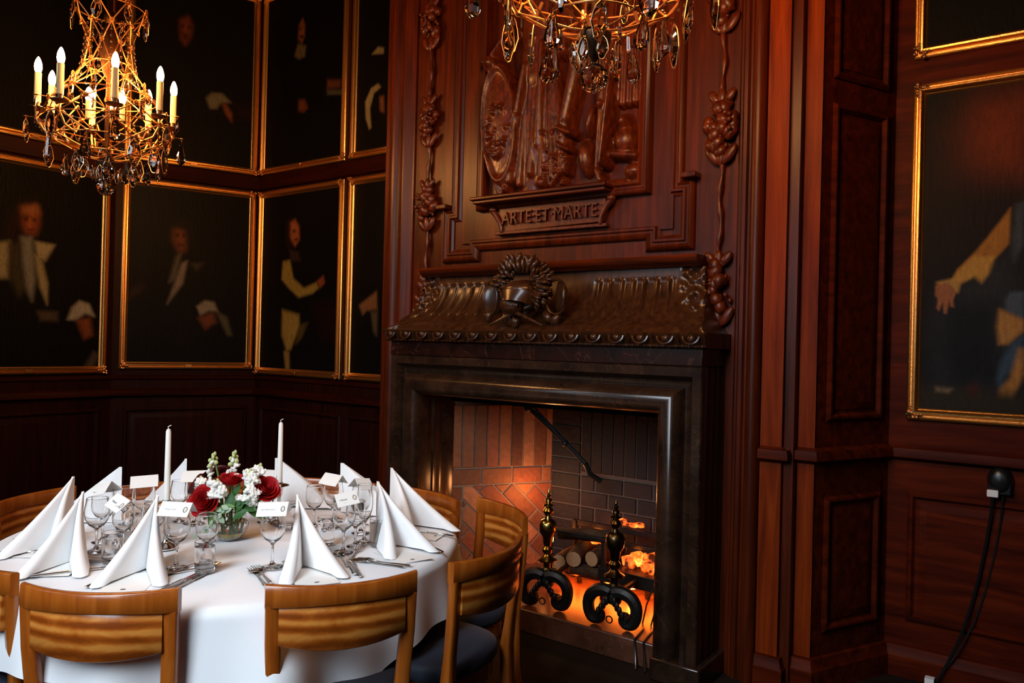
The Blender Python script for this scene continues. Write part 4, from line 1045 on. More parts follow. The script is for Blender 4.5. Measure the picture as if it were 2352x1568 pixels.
tum = MB().lathe([(0, 0), (.027, 0), (.029, .003), (.0292, .012), (.0295, .03), (.0300, .06), (.0304, .088), (.0305, .093), (.0305, .0942), (.0300, .095), (.0295, .0942), (.0294, .093), (.0293, .088), (.0290, .06), (.0285, .03), (.0283, .020), (.0275, .016), (.024, .0135), (.015, .0125), (0, .012)], n=32).build('tumbler', GLASS, sharp=180)
wat = MB().lathe([(0, .0115), (.015, .0122), (.0242, .0132), (.0279, .0158), (.0287, .0200), (.0289, .03), (.0294, .06), (.0297, .078), (.0297, .0797), (.0293, .080), (.015, .080), (0, .080)], n=32).build('water', WATER, tum, sharp=60)
GL = [(3, gl_a, -2.234, 1.311, 'large wine glass carrying a name card, behind the front left chair'),
      (3, gl_b, -2.205, 1.395, 'small empty wine glass left of the flower bowl'),
      (4, gl_a, -2.023, 1.508, 'wine glass under the card beside the front right napkin'),
      (5, gl_a, -1.981, 1.761, 'wine glass under the tilted card facing the chair in profile'),
      (5, gl_b, -2.015, 1.845, 'second wine glass right behind the tilted card'),
      (5, gl_c, -2.035, 1.905, 'tall slim glass beside the second napkin from the right'),
      (6, gl_a, -2.14, 1.985, 'wine glass under the brown shaded card'),
      (7, gl_b, -2.34, 1.93, 'wine glass left of the card at the back right'),
      (7, gl_a, -2.285, 1.975, 'wine glass under the card at the back right'),
      (8, gl_a, -2.54, 1.86, 'wine glass under the card behind the right rose'),
      (8, gl_b, -2.60, 1.93, 'wine glass at the back, behind the right candle'),
      (9, gl_a, -2.71, 1.66, 'wine glass under the card left of the flowers'),
      (9, gl_b, -2.79, 1.645, 'wine glass at the back, right of the left candle'),
      (10, gl_a, -2.74, 1.475, 'wine glass under the card left of the left candle'),
      (10, gl_b, -2.81, 1.44, 'wine glass at the back left, beside the card topped glass'),
      (1, gl_a, -2.70, 1.31, 'wine glass under the plain tilted card at the left'),
      (2, gl_a, -2.595, 1.24, 'wine glass nearest the edge of the second napkin'),
      (2, gl_b, -2.52, 1.29, 'wine glass under the printed tilted card at the left'),
      (2, gl_b, -2.48, 1.37, 'small wine glass among the left cluster, nearest the left candle')]
used = set()
CW = {3: (-.5, 1.), 10: (0, 0)}
for s, src, x, y, lab in GL:
    if src.name in used: o = src.copy(); COL.objects.link(o)
    else: o = src; used.add(src.name)
    o.location = (x, y, TZ + .0015); tag(o, lab, 'wine glass', 'wine glasses on the table')
TU = [(-2.129, 1.342, 'water filled tumbler in front of the flower bowl'), (-2.437, 1.213, 'water tumbler between the two left front napkins'), (-2.116, 1.80, 'water tumbler right of the front right napkin'),
      (-1.965, 1.905, 'water tumbler half hidden behind the second napkin from the right'), (-2.66, 1.42, 'water tumbler in the left glass cluster'), (-2.40, 1.86, 'water tumbler behind the right candlestick')]
for i, (x, y, lab) in enumerate(TU):
    o = tum if i == 0 else dup(tum)
    o.location = (x, y, TZ + .0015); tag(o, lab, 'tumbler', 'water tumblers on the table')

# name cards folded over the glass rims
def card(x, y, z, a, lab, words, ink, tilt=0., sc=1.):
    L, hw, hh = .046 * sc, .042, .036
    t = thing('place_card', lab, 'place card', (x, y, z), 'name cards on the glasses')
    b = MB(); p = [(-hw, -hh), (-hw * .06, -.001), (0, 0), (hw * .06, -.001), (hw, -hh)]
    v = [(sx, yy, zz) for sx in (-L, L) for yy, zz in p] + [(sx, yy * .97, zz - .0012) for sx in (-L, L) for yy, zz in p]
    f = [(i, i + 1, 6 + i, 5 + i) for i in range(4)] + [(10 + i, 11 + i, 16 + i, 15 + i) for i in range(4)] + [(0, 5, 15, 10), (4, 9, 19, 14)] + [(i, i + 1, 11 + i, 10 + i) for i in range(4)] + [(5 + i, 6 + i, 16 + i, 15 + i) for i in range(4)]
    b.add(v, f); cd = b.build('folded_card', PAPER, t, world=False, sharp=20)
    ang = math.atan2(hh, hw)
    M = Matrix.Translation((-.012, -hw * .52 - .0012, -hh * .52)) @ Matrix.Rotation(ang, 4, 'X')
    if words: text(words, .0078 if len(words) > 7 else .0092, M, ink, 'card_writing', t, .0002)
    if words:
        b = MB(); Mr = Matrix.Translation((L * .70, -hw * .5 - .0014, -hh * .5)) @ Matrix.Rotation(ang, 4, 'X')
        ring = [(.0065 * math.cos(2 * PI * k / 20), .0105 * math.sin(2 * PI * k / 20)) for k in range(20)]
        v = [Mr @ Vector((x_, y_, 0)) for x_, y_ in ring] + [Mr @ Vector((x_ * .68, y_ * .78, 0)) for x_, y_ in ring]
        b.add(v, [(k, (k + 1) % 20, 20 + (k + 1) % 20, 20 + k) for k in range(20)], 0)
        b.add([Mr @ Vector((x_ * .4, y_ * .5, 0)) for x_, y_ in ring], [tuple(range(20))], 1)
        b.build('oval_emblem', [INK, PALEGOLD], t, world=False, recalc=False)
    t.rotation_euler = (0, R(tilt), R(a)); return t
G = {k: None for k in range(11)}
gz = TZ + .0015 + .176 + .0275
card(-2.234, 1.311, gz, 38, 'white name card with small oval emblem, beside the front left napkin', 'Peter Kuhl', PALEINK, 2)
card(-2.023, 1.508, gz, 41, 'white name card with pale writing, beside the front right napkin', 'Jarl Rask-Jent', PALEINK, -2)
card(-1.981, 1.761, gz, 62, 'tilted name card with dark word and emblem, facing the chair in profile', 'Mikael', INK, -9, .8)
card(-2.14, 1.985, gz, 80, 'small brown shaded card leaning behind the tilted right card', '', INK, 6, .7)
card(-2.285, 1.975, gz, 14, 'plain white card on the glass at the back right', '', INK, 4, .85)
card(-2.54, 1.86, gz, 32, 'plain white card behind the right rose', '', INK, 1)
card(-2.71, 1.66, gz, 44, 'plain white card left of the white flowers', '', INK, -2)
card(-2.74, 1.475, gz, 58, 'bluish white card on the glass left of the left candle', '', INK, -3)
card(-2.70, 1.31, gz, 20, 'plain tilted card at the far left of the table', '', INK, -14, .75)
card(-2.52, 1.29, gz - .0205, 5, 'grey tilted card with dark word and emblem in the left glass cluster', 'Mikael', INK, 14, .8)

# menu cards under the napkins
for k, (mx, my, ma) in {1: (-2.76, 1.10, -52), 2: (-2.49, 1.07, -42), 3: (-2.185, 1.14, -46), 4: (-1.84, 1.52, -27), 5: (-1.80, 1.87, -15), 6: (-1.95, 2.12, 20)}.items():
    t = thing('menu_card', 'white menu card under the napkin ' + {1: 'leftmost on the table', 2: 'second from the left', 3: 'behind the front left chair', 4: 'behind the front right chair', 5: 'facing the chair in profile', 6: 'farthest right by the firebox'}[k], 'menu card', (mx, my, TZ + .0005), 'menu cards on the table')
    MB().box(-.105, .075, -.062, .062, 0, .0012).build('card_sheet', PAPER, t, world=False)
    b = MB(); b.add([(.05 + .005 * math.cos(2 * PI * q / 16), .008 * math.sin(2 * PI * q / 16), .0016) for q in range(16)], [tuple(range(16))]); b.build('printed_emblem', INK, t, world=False, recalc=False)
    t.rotation_euler = (0, 0, R(ma))

# cutlery
def flat_handle(b, x0, x1, w0, w1, th=.0022):
    n = 9; v = []
    for i in range(n):
        f = i / (n - 1); x = x0 + (x1 - x0) * f; w = w0 + (w1 - w0) * f + .0016 * max(0, math.sin(PI * (f - .8) / .2)) * (f > .8)
        for a in range(8): v.append((x, w * math.cos(2 * PI * a / 8), th + th * math.sin(2 * PI * a / 8)))
    f = [(i * 8 + a, (i + 1) * 8 + a, (i + 1) * 8 + (a + 1) % 8, i * 8 + (a + 1) % 8) for i in range(n - 1) for a in range(8)] + [tuple(range(8)), tuple(range((n - 1) * 8, n * 8))]
    b.add(v, f); return b
def make_fork():
    t = thing('fork', 'silver fork', 'fork'); flat_handle(MB(), .02, -.10, .0032, .006).build('handle', SILVER, t, world=False)
    b = MB(); b.grid(lambda u, v: (.018 + .03 * u, (.004 + .0095 * math.sin(u * PI / 2)) * (2 * v - 1), .003 + .004 * math.sin(u * 2) * 1.0), 6, 6)
    for i in range(4):
        y = -.0115 + i * .0077; b.tube([(.045, y, .0062), (.065, y, .0055), (.085, y, .004), (.092, y, .0045)], [.0022, .002, .0017, .0009], 5)
    b.build('tines', SILVER, t, world=False, sharp=60); return t
def make_knife():
    t = thing('knife', 'silver knife', 'knife'); b = flat_handle(MB(), .0, -.105, .0045, .0062, .0034); b.lathe([(.0, 0), (.0055, .002), (.0055, .008), (0, .010)], n=10, M=Matrix.Rotation(R(90), 3, 'Y')); b.build('handle', SILVER, t, world=False)
    b = MB(); b.extrude([(.005, -.003), (.02, -.008), (.10, -.0085), (.122, -.002), (.12, .004), (.02, .006), (.005, .004)], lambda u, v, h: (u, v, h), .0012, .003); b.build('blade', SILVER, t, world=False, bevel=.0006); return t
def make_spoon():
    t = thing('spoon', 'silver spoon', 'spoon'); flat_handle(MB(), .02, -.10, .003, .006).build('handle', SILVER, t, world=False)
    MB().grid(lambda u, v: (.045 + .030 * u * math.cos(2 * PI * v), .019 * u * math.sin(2 * PI * v), .0085 - .0075 * (1 - u * u)), 8, 24, cv=True).build('bowl', SILVER, t, world=False, sharp=180, recalc=False); return t
PROTO = {}
def cut(kind, tip, end, lab):
    tip, end = Vector((*tip, 0)), Vector((*end, 0)); d = (tip - end).normalized(); c = end + d * (.105 if kind != 'knife' else .105)
    if kind not in PROTO: PROTO[kind] = o = {'fork': make_fork, 'knife': make_knife, 'spoon': make_spoon}[kind]()
    else: o = dup(PROTO[kind])
    o.location = (c.x, c.y, TZ + .002); o.rotation_euler = (0, 0, math.atan2(d.y, d.x)); tag(o, lab, kind, {'fork': 'silver forks', 'knife': 'silver knives', 'spoon': 'silver spoons'}[kind])
cut('knife', (-2.394, 1.164), (-2.455, .985), 'long handled knife beside the second napkin from the left, at the table edge')
cut('knife', (-2.70, 1.13), (-2.80, 1.02), 'knife left of the second napkin, nearer the leftmost napkin')
cut('knife', (-2.88, 1.30), (-2.93, 1.12), 'knife lying by the leftmost napkin')
cut('fork', (-2.30, 1.17), (-2.24, 1.04), 'fork half hidden left of the napkin behind the front left chair')
cut('knife', (-2.124, 1.31), (-2.055, 1.155), 'knife right of the front left napkin, nearer the napkin')
cut('knife', (-2.105, 1.318), (-2.03, 1.172), 'knife right of the front left napkin, nearer the table edge')
cut('fork', (-2.24, 1.42), (-2.19, 1.25), 'dessert fork beside the foot of the glass behind the front left chair')
cut('spoon', (-2.16, 1.42), (-2.19, 1.24), 'dessert spoon crossing the fork near the front left glass')
cut('fork', (-2.052, 1.468), (-1.88, 1.40), 'upper of two forks left of the front right napkin')
cut('fork', (-2.035, 1.445), (-1.87, 1.375), 'lower of two forks left of the front right napkin')
cut('knife', (-1.87, 1.70), (-1.735, 1.612), 'knife at the right of the front right napkin, nearer the edge')
cut('knife', (-1.90, 1.70), (-1.765, 1.618), 'knife tucked against the right wing of the front right napkin')
cut('spoon', (-2.005, 1.60), (-2.03, 1.42), 'dessert spoon beside the foot of the front right glass')
cut('fork', (-1.88, 1.735), (-1.70, 1.80), 'fork before the chair in profile, nearer the napkin')
cut('fork', (-1.89, 1.715), (-1.705, 1.775), 'fork before the chair in profile, nearer the camera')
cut('spoon', (-1.985, 1.745), (-1.845, 1.66), 'big spoon beside the foot of the glass under the right tilted card')
cut('fork', (-1.96, 1.80), (-1.88, 1.69), 'dessert fork crossing the big spoon')
cut('knife', (-1.86, 2.03), (-1.73, 1.98), 'knife just beyond the napkin in front of the chair in profile')
cut('knife', (-1.95, 2.15), (-1.845, 2.17), 'knife under the napkin farthest right')
cut('spoon', (-2.59, 1.16), (-2.46, 1.23), 'spoon with orange reflection among the left glasses')
cut('fork', (-2.56, 1.15), (-2.43, 1.21), 'dessert fork beside the orange reflecting spoon')
cut('spoon', (-2.36, 2.02), (-2.20, 2.09), 'spoon lying by the back right glasses')

# ------------------------------------------------------------ candlesticks and tapers
def candlestick(x, y, lab, lab2, h=.165, ch=.24):
    z0 = TZ + .001
    t = thing('candlestick', lab, 'candlestick', (x, y, z0), 'silver candlesticks')
    MB().lathe([(0, 0), (.036, 0), (.037, .004), (.030, .010), (.018, .016), (.011, .022), (.008, .03)], (x, y, z0), 24).build('base', SILVER, t)
    k = h / .165
    MB().lathe([(.008, .03), (.006, .045), (.009, .056), (.006, .066), (.005, .085), (.008, .095), (.007, .104), (.010, .112), (.014, .13), (.0155, .148), (.014, .15)], (x, y, z0), 20).build('stem', SILVER, t)
    MB().lathe([(.012, .148), (.028, .152), (.036, .150), (.037, .152), (.028, .156), (.014, .158), (.013, .163), (.0, .163)], (x, y, z0), 24).build('drip_pan', SILVER, t)
    c = thing('taper_candle', lab2, 'candle', (x, y, z0 + .1632), 'tall white tapers')
    MB().lathe([(0, 0), (.0105, 0), (.0105, .02), (.0085, ch - .01), (.006, ch - .002), (0, ch)], (x, y, z0 + .1632), 16).build('wax', WAX, c)
    MB().tube([(x, y, z0 + .1632 + ch - .002), (x - .002, y - .001, z0 + .1632 + ch + .006), (x + .003, y + .004, z0 + .1632 + ch + .011), (x + .006, y + .006, z0 + .1632 + ch + .011)], .0013, 6).build('wick', WAX, c)
candlestick(-2.468, 1.408, 'silver candlestick standing left of the flower bowl', 'white taper candle with curled wick, left of the flowers')
candlestick(-2.47, 1.865, 'silver candlestick standing right of the flowers', 'white taper candle with bent wick, right of the flowers', ch=.232)

# ------------------------------------------------------------ flowers
VX, VY, VZ = -2.412, 1.615, TZ + .001
vs_ = thing('flower_bowl', 'round clear glass bowl of water holding the roses, centre of the table', 'vase', (VX, VY, VZ))
def bowlp(off, top=.115):
    out = []
    for k in range(15):
        a = -PI / 2 + .38 + (PI * .5 + .62 - .38 + .0) * k / 14 * 1.12
        out.append(((.064 - off) * math.cos(a), .058 + (.064 - off) * math.sin(a)))
    return out
po = bowlp(0); pi_ = bowlp(.0025)
MB().lathe([(0, po[0][1])] + po + [(po[-1][0] - .001, po[-1][1] + .001)] + list(reversed(pi_)) + [(0, pi_[0][1] + .003)], (VX, VY, VZ), 36).build('glass_bowl', GLASS, vs_, sharp=180)
pw = [p for p in bowlp(.003) if p[1] < .07]
MB().lathe([(0, pw[0][1] + .003)] + pw + [(0, pw[-1][1])], (VX, VY, VZ), 32).build('water', WATER, vs_, sharp=60)
b = MB(); b.grid(lambda u, v: (VX + (.040 + .0015 * math.sin(u * 2 * PI * 26)) * math.cos(2 * PI * u), VY + (.040 + .0015 * math.sin(u * 2 * PI * 26)) * math.sin(2 * PI * u), VZ + .014 + .016 * v), 156, 3, cu=True); b.build('gold_ribbon', GOLDR, vs_)
ER = Vector((.805, .593, 0)); EF = Vector((-.593, .805, 0))            # right and depth directions of the table group
def FLP(r, z, f=0.): return Vector((VX, VY, 0)) + ER * r + EF * f + Vector((0, 0, z))
def petal(b, c, M, r, hgt, wid, curl, phi, m=0, z0=0.):
    def fn(u, v):
        a = (u - .5) * wid; t = v
        rad = r * (.35 + .65 * math.sin(t * PI * .55)) + curl * t * t * (1 - .6 * abs(2 * u - 1) ** 2)
        z = z0 + hgt * t * (1 - .25 * abs(2 * u - 1) ** 2.2)
        return c + M @ Vector((rad * math.cos(phi + a), rad * math.sin(phi + a), z))
    b.grid(fn, 9, 7, m)
def rose(pos, tilt, az, size, lab, dark=False, cat='rose'):
    t = thing('rose', lab, cat, pos, 'red roses in the bowl')
    M = Matrix.Rotation(az, 3, 'Z') @ Matrix.Rotation(tilt, 3, 'X'); c = Vector(pos); rg = random.Random(int(pos[0] * 1000))
    b = MB(); s = size
    for i, (n, r, h, cu) in enumerate(((2, .16, .95, 0), (3, .30, 1.0, .04), (3, .46, .98, .08), (4, .66, .92, .16), (5, .84, .82, .3), (5, .95, .68, .46))):
        for k in range(n):
            petal(b, c, M, r * s, h * s * 1.05, 2 * PI / n * 1.35, cu * s, 2 * PI * k / n + i * .9 + rg.uniform(-.15, .15), z0=-.5 * s + rg.uniform(-.03, .03) * s)
    b.build('bloom', ROSED if dark else ROSE, t, sharp=180, recalc=False)
    b = MB(); base = c + M @ Vector((0, 0, -.5 * s)); foot = Vector((VX, VY, VZ + .02)) + (base - Vector((VX, VY, base.z))) * -.25
    mid = (base + foot) / 2; mid = Vector((VX, VY, mid.z)) * .45 + mid * .55
    b.tube([base + M @ Vector((0, 0, .12 * s)), base, base * .6 + mid * .4, mid, mid * .4 + foot * .6, foot], .0032, 6)
    b.build('stem', STEM, t)
    b = MB(); b.ell(base + M @ Vector((0, 0, .04 * s)), (.3 * s, .3 * s, .2 * s), 9, 6, M=M)
    for k in range(5):
        a = 2 * PI * k / 5; b.tube([base + M @ Vector((.25 * s * math.cos(a), .25 * s * math.sin(a), .0)), base + M @ Vector((.75 * s * math.cos(a), .75 * s * math.sin(a), .15 * s))], [.006, .001], 5)
    b.build('calyx', STEM, t); return t
rose(FLP(-.072, .888, -.055), R(62), R(28), .043, 'large red rose facing front, lowest left in the bouquet')
rose(FLP(.0, .955, -.01), R(18), R(60), .035, 'red rose seen from the side at the top of the bouquet')
rose(FLP(.122, .925, .0), R(52), R(75), .039, 'red rose at the right of the bouquet, facing half right')
rose(FLP(-.125, .93, .03), R(60), R(-60), .036, 'dark shaded rose at the far left of the bouquet', True)
rose(FLP(-.07, .965, .06), R(20), R(10), .036, 'dark rose behind the white flowers at the upper left', True)
def stock(r, ztop, f, lean, n, spread, lab, buds=4, zlow=None):
    base = FLP(r * .25, VZ + .02, f * .3); top = FLP(r, ztop, f)
    t = thing('white_stock', lab, 'flower', top, 'white stock stems in the bowl')
    mid = base * .45 + top * .55 - ER * r * .12
    pts = [base, base * .5 + mid * .5, mid, mid * .4 + top * .6, top]
    MB().tube(pts, [.0042, .004, .0036, .003, .002], 6).build('stem', STEM, t)
    rg = random.Random(int(r * 1000) + n); b = MB(); spike = n < 9
    for i in range(n):
        g = (i + .5) / n
        if spike: c = top - Vector((0, 0, .022 + .075 * g)) + ER * rg.uniform(-1, 1) * spread * (.35 + .65 * g) + EF * rg.uniform(-1, .5) * spread * .6
        else:
            q2, a2 = rg.random() ** .5, rg.uniform(0, 2 * PI)
            c = top - Vector((0, 0, .030)) + ER * math.cos(a2) * q2 * spread * 1.25 + Vector((0, 0, math.sin(a2) * q2 * spread * 1.1)) + EF * rg.uniform(-1, .2) * spread * .7
        q = Matrix.Rotation(rg.uniform(0, 6), 3, 'Z') @ Matrix.Rotation(rg.uniform(.2, 1.5), 3, 'X'); fs = .0085 if spike else .0105
        for ring, kk in ((1., 5), (.5, 4)):
            for k in range(kk):
                a = 2 * PI * k / kk + ring; b.ell(c + q @ Vector((fs * ring * math.cos(a), fs * ring * math.sin(a), .004 * (1.6 - ring))), (fs * .85, fs * .8, fs * .42), 8, 5, M=q @ Matrix.Rotation(a, 3, 'Z') @ Matrix.Rotation(-.6, 3, 'Y'))
    b.build('florets', PETAL, t, sharp=180)
    b = MB()
    for i in range(buds):
        a = 2.4 * i; c = top + Vector((0, 0, -.006 * i + .004)) + (ER * math.cos(a) + EF * math.sin(a)) * (.004 + .002 * i)
        b.ell(c, (.0055 + .0004 * i, .0055 + .0004 * i, .008), 8, 6)
    b.build('buds', BUD, t); return t
stock(-.068, 1.040, .01, 0, 5, .018, 'tallest white stock spike at the left of the bouquet', 8)
stock(-.002, 1.045, .03, 0, 7, .022, 'white stock spike rising above the top rose', 8)
stock(.065, .985, -.005, 0, 13, .025, 'white stock beside the top rose, on its right', 3)
stock(.088, 1.0, .035, 0, 11, .020, 'white stock behind, next to the right rose', 2)
stock(-.035, .955, -.045, 0, 15, .028, 'full white stock cluster above the large front rose', 1)
stock(-.112, .955, .0, 0, 12, .024, 'white stock at the far left above the dark rose', 2)
stock(.075, .935, -.03, 0, 12, .026, 'low white stock left of the right rose', 2)
def leaf(b, p, d, nrm, L, W, m=0, curl=.15):
    p, d, nrm = Vector(p), Vector(d).normalized(), Vector(nrm).normalized(); s = d.cross(nrm).normalized(); nrm = s.cross(d)
    b.grid(lambda u, v: p + d * L * v + s * W * (2 * u - 1) * math.sin(PI * min(1, v * .95 + .03)) ** .8 + nrm * (-curl * L * v * v + .12 * W * abs(2 * u - 1)), 5, 9, m)
def foliage(name, label, base, tip, mat, leaves, L, W, seed, sp=.02, cat='greenery'):
    t = thing(name, label, cat, tip, 'greenery in the bowl'); base, tip = Vector(base), Vector(tip); mid = (base + tip) / 2 + Vector((0, 0, .012))
    MB().tube([base, mid, tip], [.0028, .0024, .0012], 6).build('stem', STEM, t)
    rg = random.Random(seed); b = MB()
    for i in range(leaves):
        g = .35 + .65 * (i + 1) / leaves; p = base.lerp(mid, min(1, g * 2)) if g < .5 else mid.lerp(tip, g * 2 - 1)
        d = (tip - base).normalized() + ER * rg.uniform(-.9, .9) + EF * rg.uniform(-1., .3) + Vector((0, 0, rg.uniform(-.5, .3)))
        leaf(b, p, d, (rg.uniform(-.4, .4) + .45, rg.uniform(-.4, .4) - .6, .8), L * rg.uniform(.75, 1.1), W * rg.uniform(.8, 1.1))
    b.build('leaves', mat, t, sharp=180, recalc=False); return t
def spray(name, label, pts, mat, leaves, cat='greenery'):
    t = thing(name, label, cat, pts[-1], 'greenery in the bowl')
    MB().tube(pts, [.0028 - .0014 * i / (len(pts) - 1) for i in range(len(pts))], 6).build('stem', STEM, t)
    for p_, d_, L_, W_ in leaves:
        b = MB(); leaf(b, p_, d_, (.45, -.6, .75), L_, W_); b.build('leaf', mat, t, sharp=180, recalc=False)
    return t
U_ = Vector((0, 0, 1))
spray('leaf_spray', 'glossy dark green leaves drooping at the right of the bowl', [FLP(.0, .76, 0), FLP(.04, .85, -.02), FLP(.07, .885, -.03)], LEAF,
      [(FLP(.06, .882, -.03), ER * .9 - U_ * .7, .085, .019), (FLP(.05, .87, -.03), ER * .8 - U_ * .1 - EF * .3, .06, .016), (FLP(.065, .885, -.03), ER + U_ * .15, .05, .013)])
spray('leaf_spray', 'broad green leaves standing in the middle of the bouquet', [FLP(0, .76, 0), FLP(.01, .84, -.03), FLP(.02, .90, -.04)], LEAF,
      [(FLP(.012, .85, -.045), U_ + ER * .05, .07, .020), (FLP(.035, .85, -.045), U_ * .9 + ER * .35, .065, .017), (FLP(-.005, .85, -.05), U_ * .5 - ER * .5, .05, .015), (FLP(.03, .83, -.055), ER * .7 + U_ * .5, .055, .016), (FLP(.02, .90, -.03), U_ + ER * .4, .05, .013)])
spray('leaf_spray', 'green leaves under the large front rose, over the bowl rim', [FLP(-.01, .76, 0), FLP(-.03, .84, -.03), FLP(-.05, .86, -.05)], STEM,
      [(FLP(-.03, .86, -.06), -ER * .8 - U_ * .45, .06, .017), (FLP(-.03, .85, -.065), -ER * .3 - U_ * .5, .05, .015), (FLP(-.02, .865, -.06), ER * .5 + U_ * .1, .055, .014)])
spray('eucalyptus_sprig', 'pale sage eucalyptus sprig hanging over the front of the bowl', [FLP(.03, .86, -.05), FLP(-.005, .85, -.078), FLP(-.04, .80, -.088)], SAGE,
      [(FLP(.0 - .012 * i, .852 - .011 * i, -.082 - .001 * i), -U_ * (.6 + .1 * (i % 3)) + ER * (.75 if i % 2 else -.65), .030, .0095) for i in range(7)] + [(FLP(.03 - .012 * i, .868 - .004 * i, -.07), U_ * (.5 if i % 2 else -.4) - ER * .8, .028, .009) for i in range(4)])
foliage('eucalyptus_sprig', 'pale sage sprig under the right rose', FLP(.02, .85, -.01), FLP(.075, .885, -.05), SAGE, 7, .03, .008, 4)

# ------------------------------------------------------------ chandeliers
def crystal_mesh(kind):
    b = MB()
    if kind == 'leaf':
        n = 14; v = []; 
        for k in range(n):
            f = k / n; a = 2 * PI * f
            r = .021 * (1 + .10 * math.cos(a * 7)); x = r * math.sin(a) * (.85 + .15 * math.cos(a)); z = -.036 + .036 * math.cos(a) if math.cos(a) > 0 else -.036 + .038 * math.cos(a)
            if math.cos(a) > .2: x *= 1 - .75 * (math.cos(a) - .2)
            v.append((x, 0, z))
        fr = [(x * .55, -.006, (z + .036) * .55 - .036) for x, y, z in v]; bk = [(x * .55, .006, (z + .036) * .55 - .036) for x, y, z in v]
        b.add(v + fr + bk, [(i, (i + 1) % n, n + (i + 1) % n, n + i) for i in range(n)] + [((i + 1) % n, i, 2 * n + i, 2 * n + (i + 1) % n) for i in range(n)] + [tuple(range(n, 2 * n)), tuple(reversed(range(2 * n, 3 * n)))])
        b.tube(v, .0011, 5, m=1, closed=True)  # bright outline added to imitate the glowing cut edge
    elif kind == 'drop':
        b.lathe([(0, 0), (.004, -.006), (.006, -.02), (.012, -.042), (.014, -.055), (.010, -.066), (.0, -.074)], n=7)
    else:
        b.lathe([(0, 0), (.005, -.006), (.006, -.02), (.0075, -.06), (.005, -.07), (0, -.078)], n=6)
    return b
def make_chandelier(label, loc):
    t = thing('chandelier', label, 'chandelier', loc, 'gilt crystal chandeliers')
    L = lambda r, a, z: (r * math.cos(a), r * math.sin(a), z)
    n = 8
    rows = [(.90, .165, 0), (.81, .125, .5), (.72, .098, 0), (.615, .112, .5), (.53, .165, 0), (.455, .225, .5), (.385, .275, 0), (.305, .305, .5), (.225, .245, 0), (.165, .14, .5)]
    P = [[L(r, 2 * PI * (k + ph) / n, z) for k in range(n)] for z, r, ph in rows]
    b = MB()
    for i in range(len(rows) - 1):
        for k in range(n):
            a = P[i][k]
            j = (k, k - 1) if rows[i][2] == 0 else (k, (k + 1) % n)
            for q in j: b.tube([a, P[i + 1][q]], .0034, 5)
    for i in (0, 3, 5, 7, 8, 9):
        z, r, ph = rows[i]; b.tube([L(r, 2 * PI * k / 30, z) for k in range(30)], .0030, 5, closed=True)
    for k in range(n):
        b.tube([L(.14 * (1 - g) + .03 * g, 2 * PI * (k + .5) / n, .165 - .025 * math.sin(g * PI / 2)) for g in (0, .3, .6, 1)], .0038, 5)
    for i in range(len(rows)):
        for p in P[i]: b.ell(p, .0085 if i not in (3, 6) else .011, 7, 5)
    b.build('gilt_cage', WIRE, t, world=False, sharp=60)
    ro = None                                      # rosettes on the upper nodes
    for i, sc in ((0, 1.15), (1, .7), (2, .7), (3, .95), (4, .85), (5, .7), (6, .9), (7, .7)):
        z, r, ph = rows[i]
        for k in range(n):
            a = 2 * PI * (k + ph) / n; rr = .019
            if ro is None:
                b = MB(); M = Matrix.Rotation(R(90), 3, 'Y')
                for q in range(9):
                    g = 2 * PI * q / 9; b.ell(M @ Vector((rr * .62 * math.cos(g), rr * .62 * math.sin(g), 0)), (rr * .36, rr * .2, .004), 6, 4, M=M @ Matrix.Rotation(g, 3, 'Z'))
                b.ell((0, 0, 0), rr * .25, 6, 4); ro = o = b.build('rosette', WIRE, t, world=False, sharp=60)
            else: o = dup(ro, parent=t)
            o.location = L(r + .008, a, z); o.rotation_euler = (0, 0, a); o.scale = (sc,) * 3
    bs = None                                      # beads strung from the neck to the shoulder
    for k in range(2 * n):
        a = PI * k / n
        if bs is None:
            b = MB(); b.tube([(.11 + .03 * g * g, 0, .80 - .26 * g) for g in (0, .25, .5, .75, 1)], .0012, 4)
            for q in range(9): g = q / 8; b.ell((.11 + .03 * g * g, 0, .80 - .26 * g), .0068, 7, 5)
            bs = o = b.build('bead_string', CRYSTAL, t, world=False, sharp=180)
        else: o = dup(bs, parent=t)
        o.rotation_euler = (0, 0, a)
    sw = None
    for k in range(n):
        if sw is None:
            b = MB(); pts = [L(.30, 2 * PI * q / 7 / n, .30 - .035 * math.sin(PI * q / 7)) for q in range(8)]; b.tube(pts, .0012, 4)
            for q in pts: b.ell(q, .006, 7, 5)
            sw = o = b.build('bead_swag', CRYSTAL, t, world=False, sharp=180)
        else: o = dup(sw, parent=t)
        o.rotation_euler = (0, 0, 2 * PI * (k + .5) / n)
    MB().lathe([(.012, .13), (.035, .14), (.03, .16), (.012, .17), (.010, .42), (.02, .44), (.012, .46), (.010, .55), (.03, .58), (.045, .66), (.05, .74), (.03, .80), (.018, .83), (.03, .85), (.03, .87), (.012, .90), (.012, 1.2), (.03, 1.22), (.012, 1.24), (.008, 1.26)], n=14).build('turned_stem', STEMM, t, world=False)
    b = MB()
    for k in range(24): b.tube([(.012 * math.cos(a) * (1 if k % 2 else 0), .012 * math.cos(a) * (0 if k % 2 else 1), 1.27 + .043 * k + .026 * math.sin(a)) for a in [2 * PI * q / 10 for q in range(10)]], .003, 5, closed=True)
    b.build('chain', BRONZE, t, world=False)
    MB().lathe([(.004, .046), (.008, .05), (.02, .075), (.045, .10), (.05, .125), (.03, .135), (.0, .135)], n=18).build('bottom_hub', BRONZE, t, world=False)
    MB().ell((0, 0, 0), .043, 16, 12).build('faceted_ball', CRYSTAL, t, world=False, sharp=5)
    MB().tube([(0, 0, .04), (0, 0, .06)], .003, 6).build('ball_hook', BRONZE, t, world=False)
    # candles
    first = None
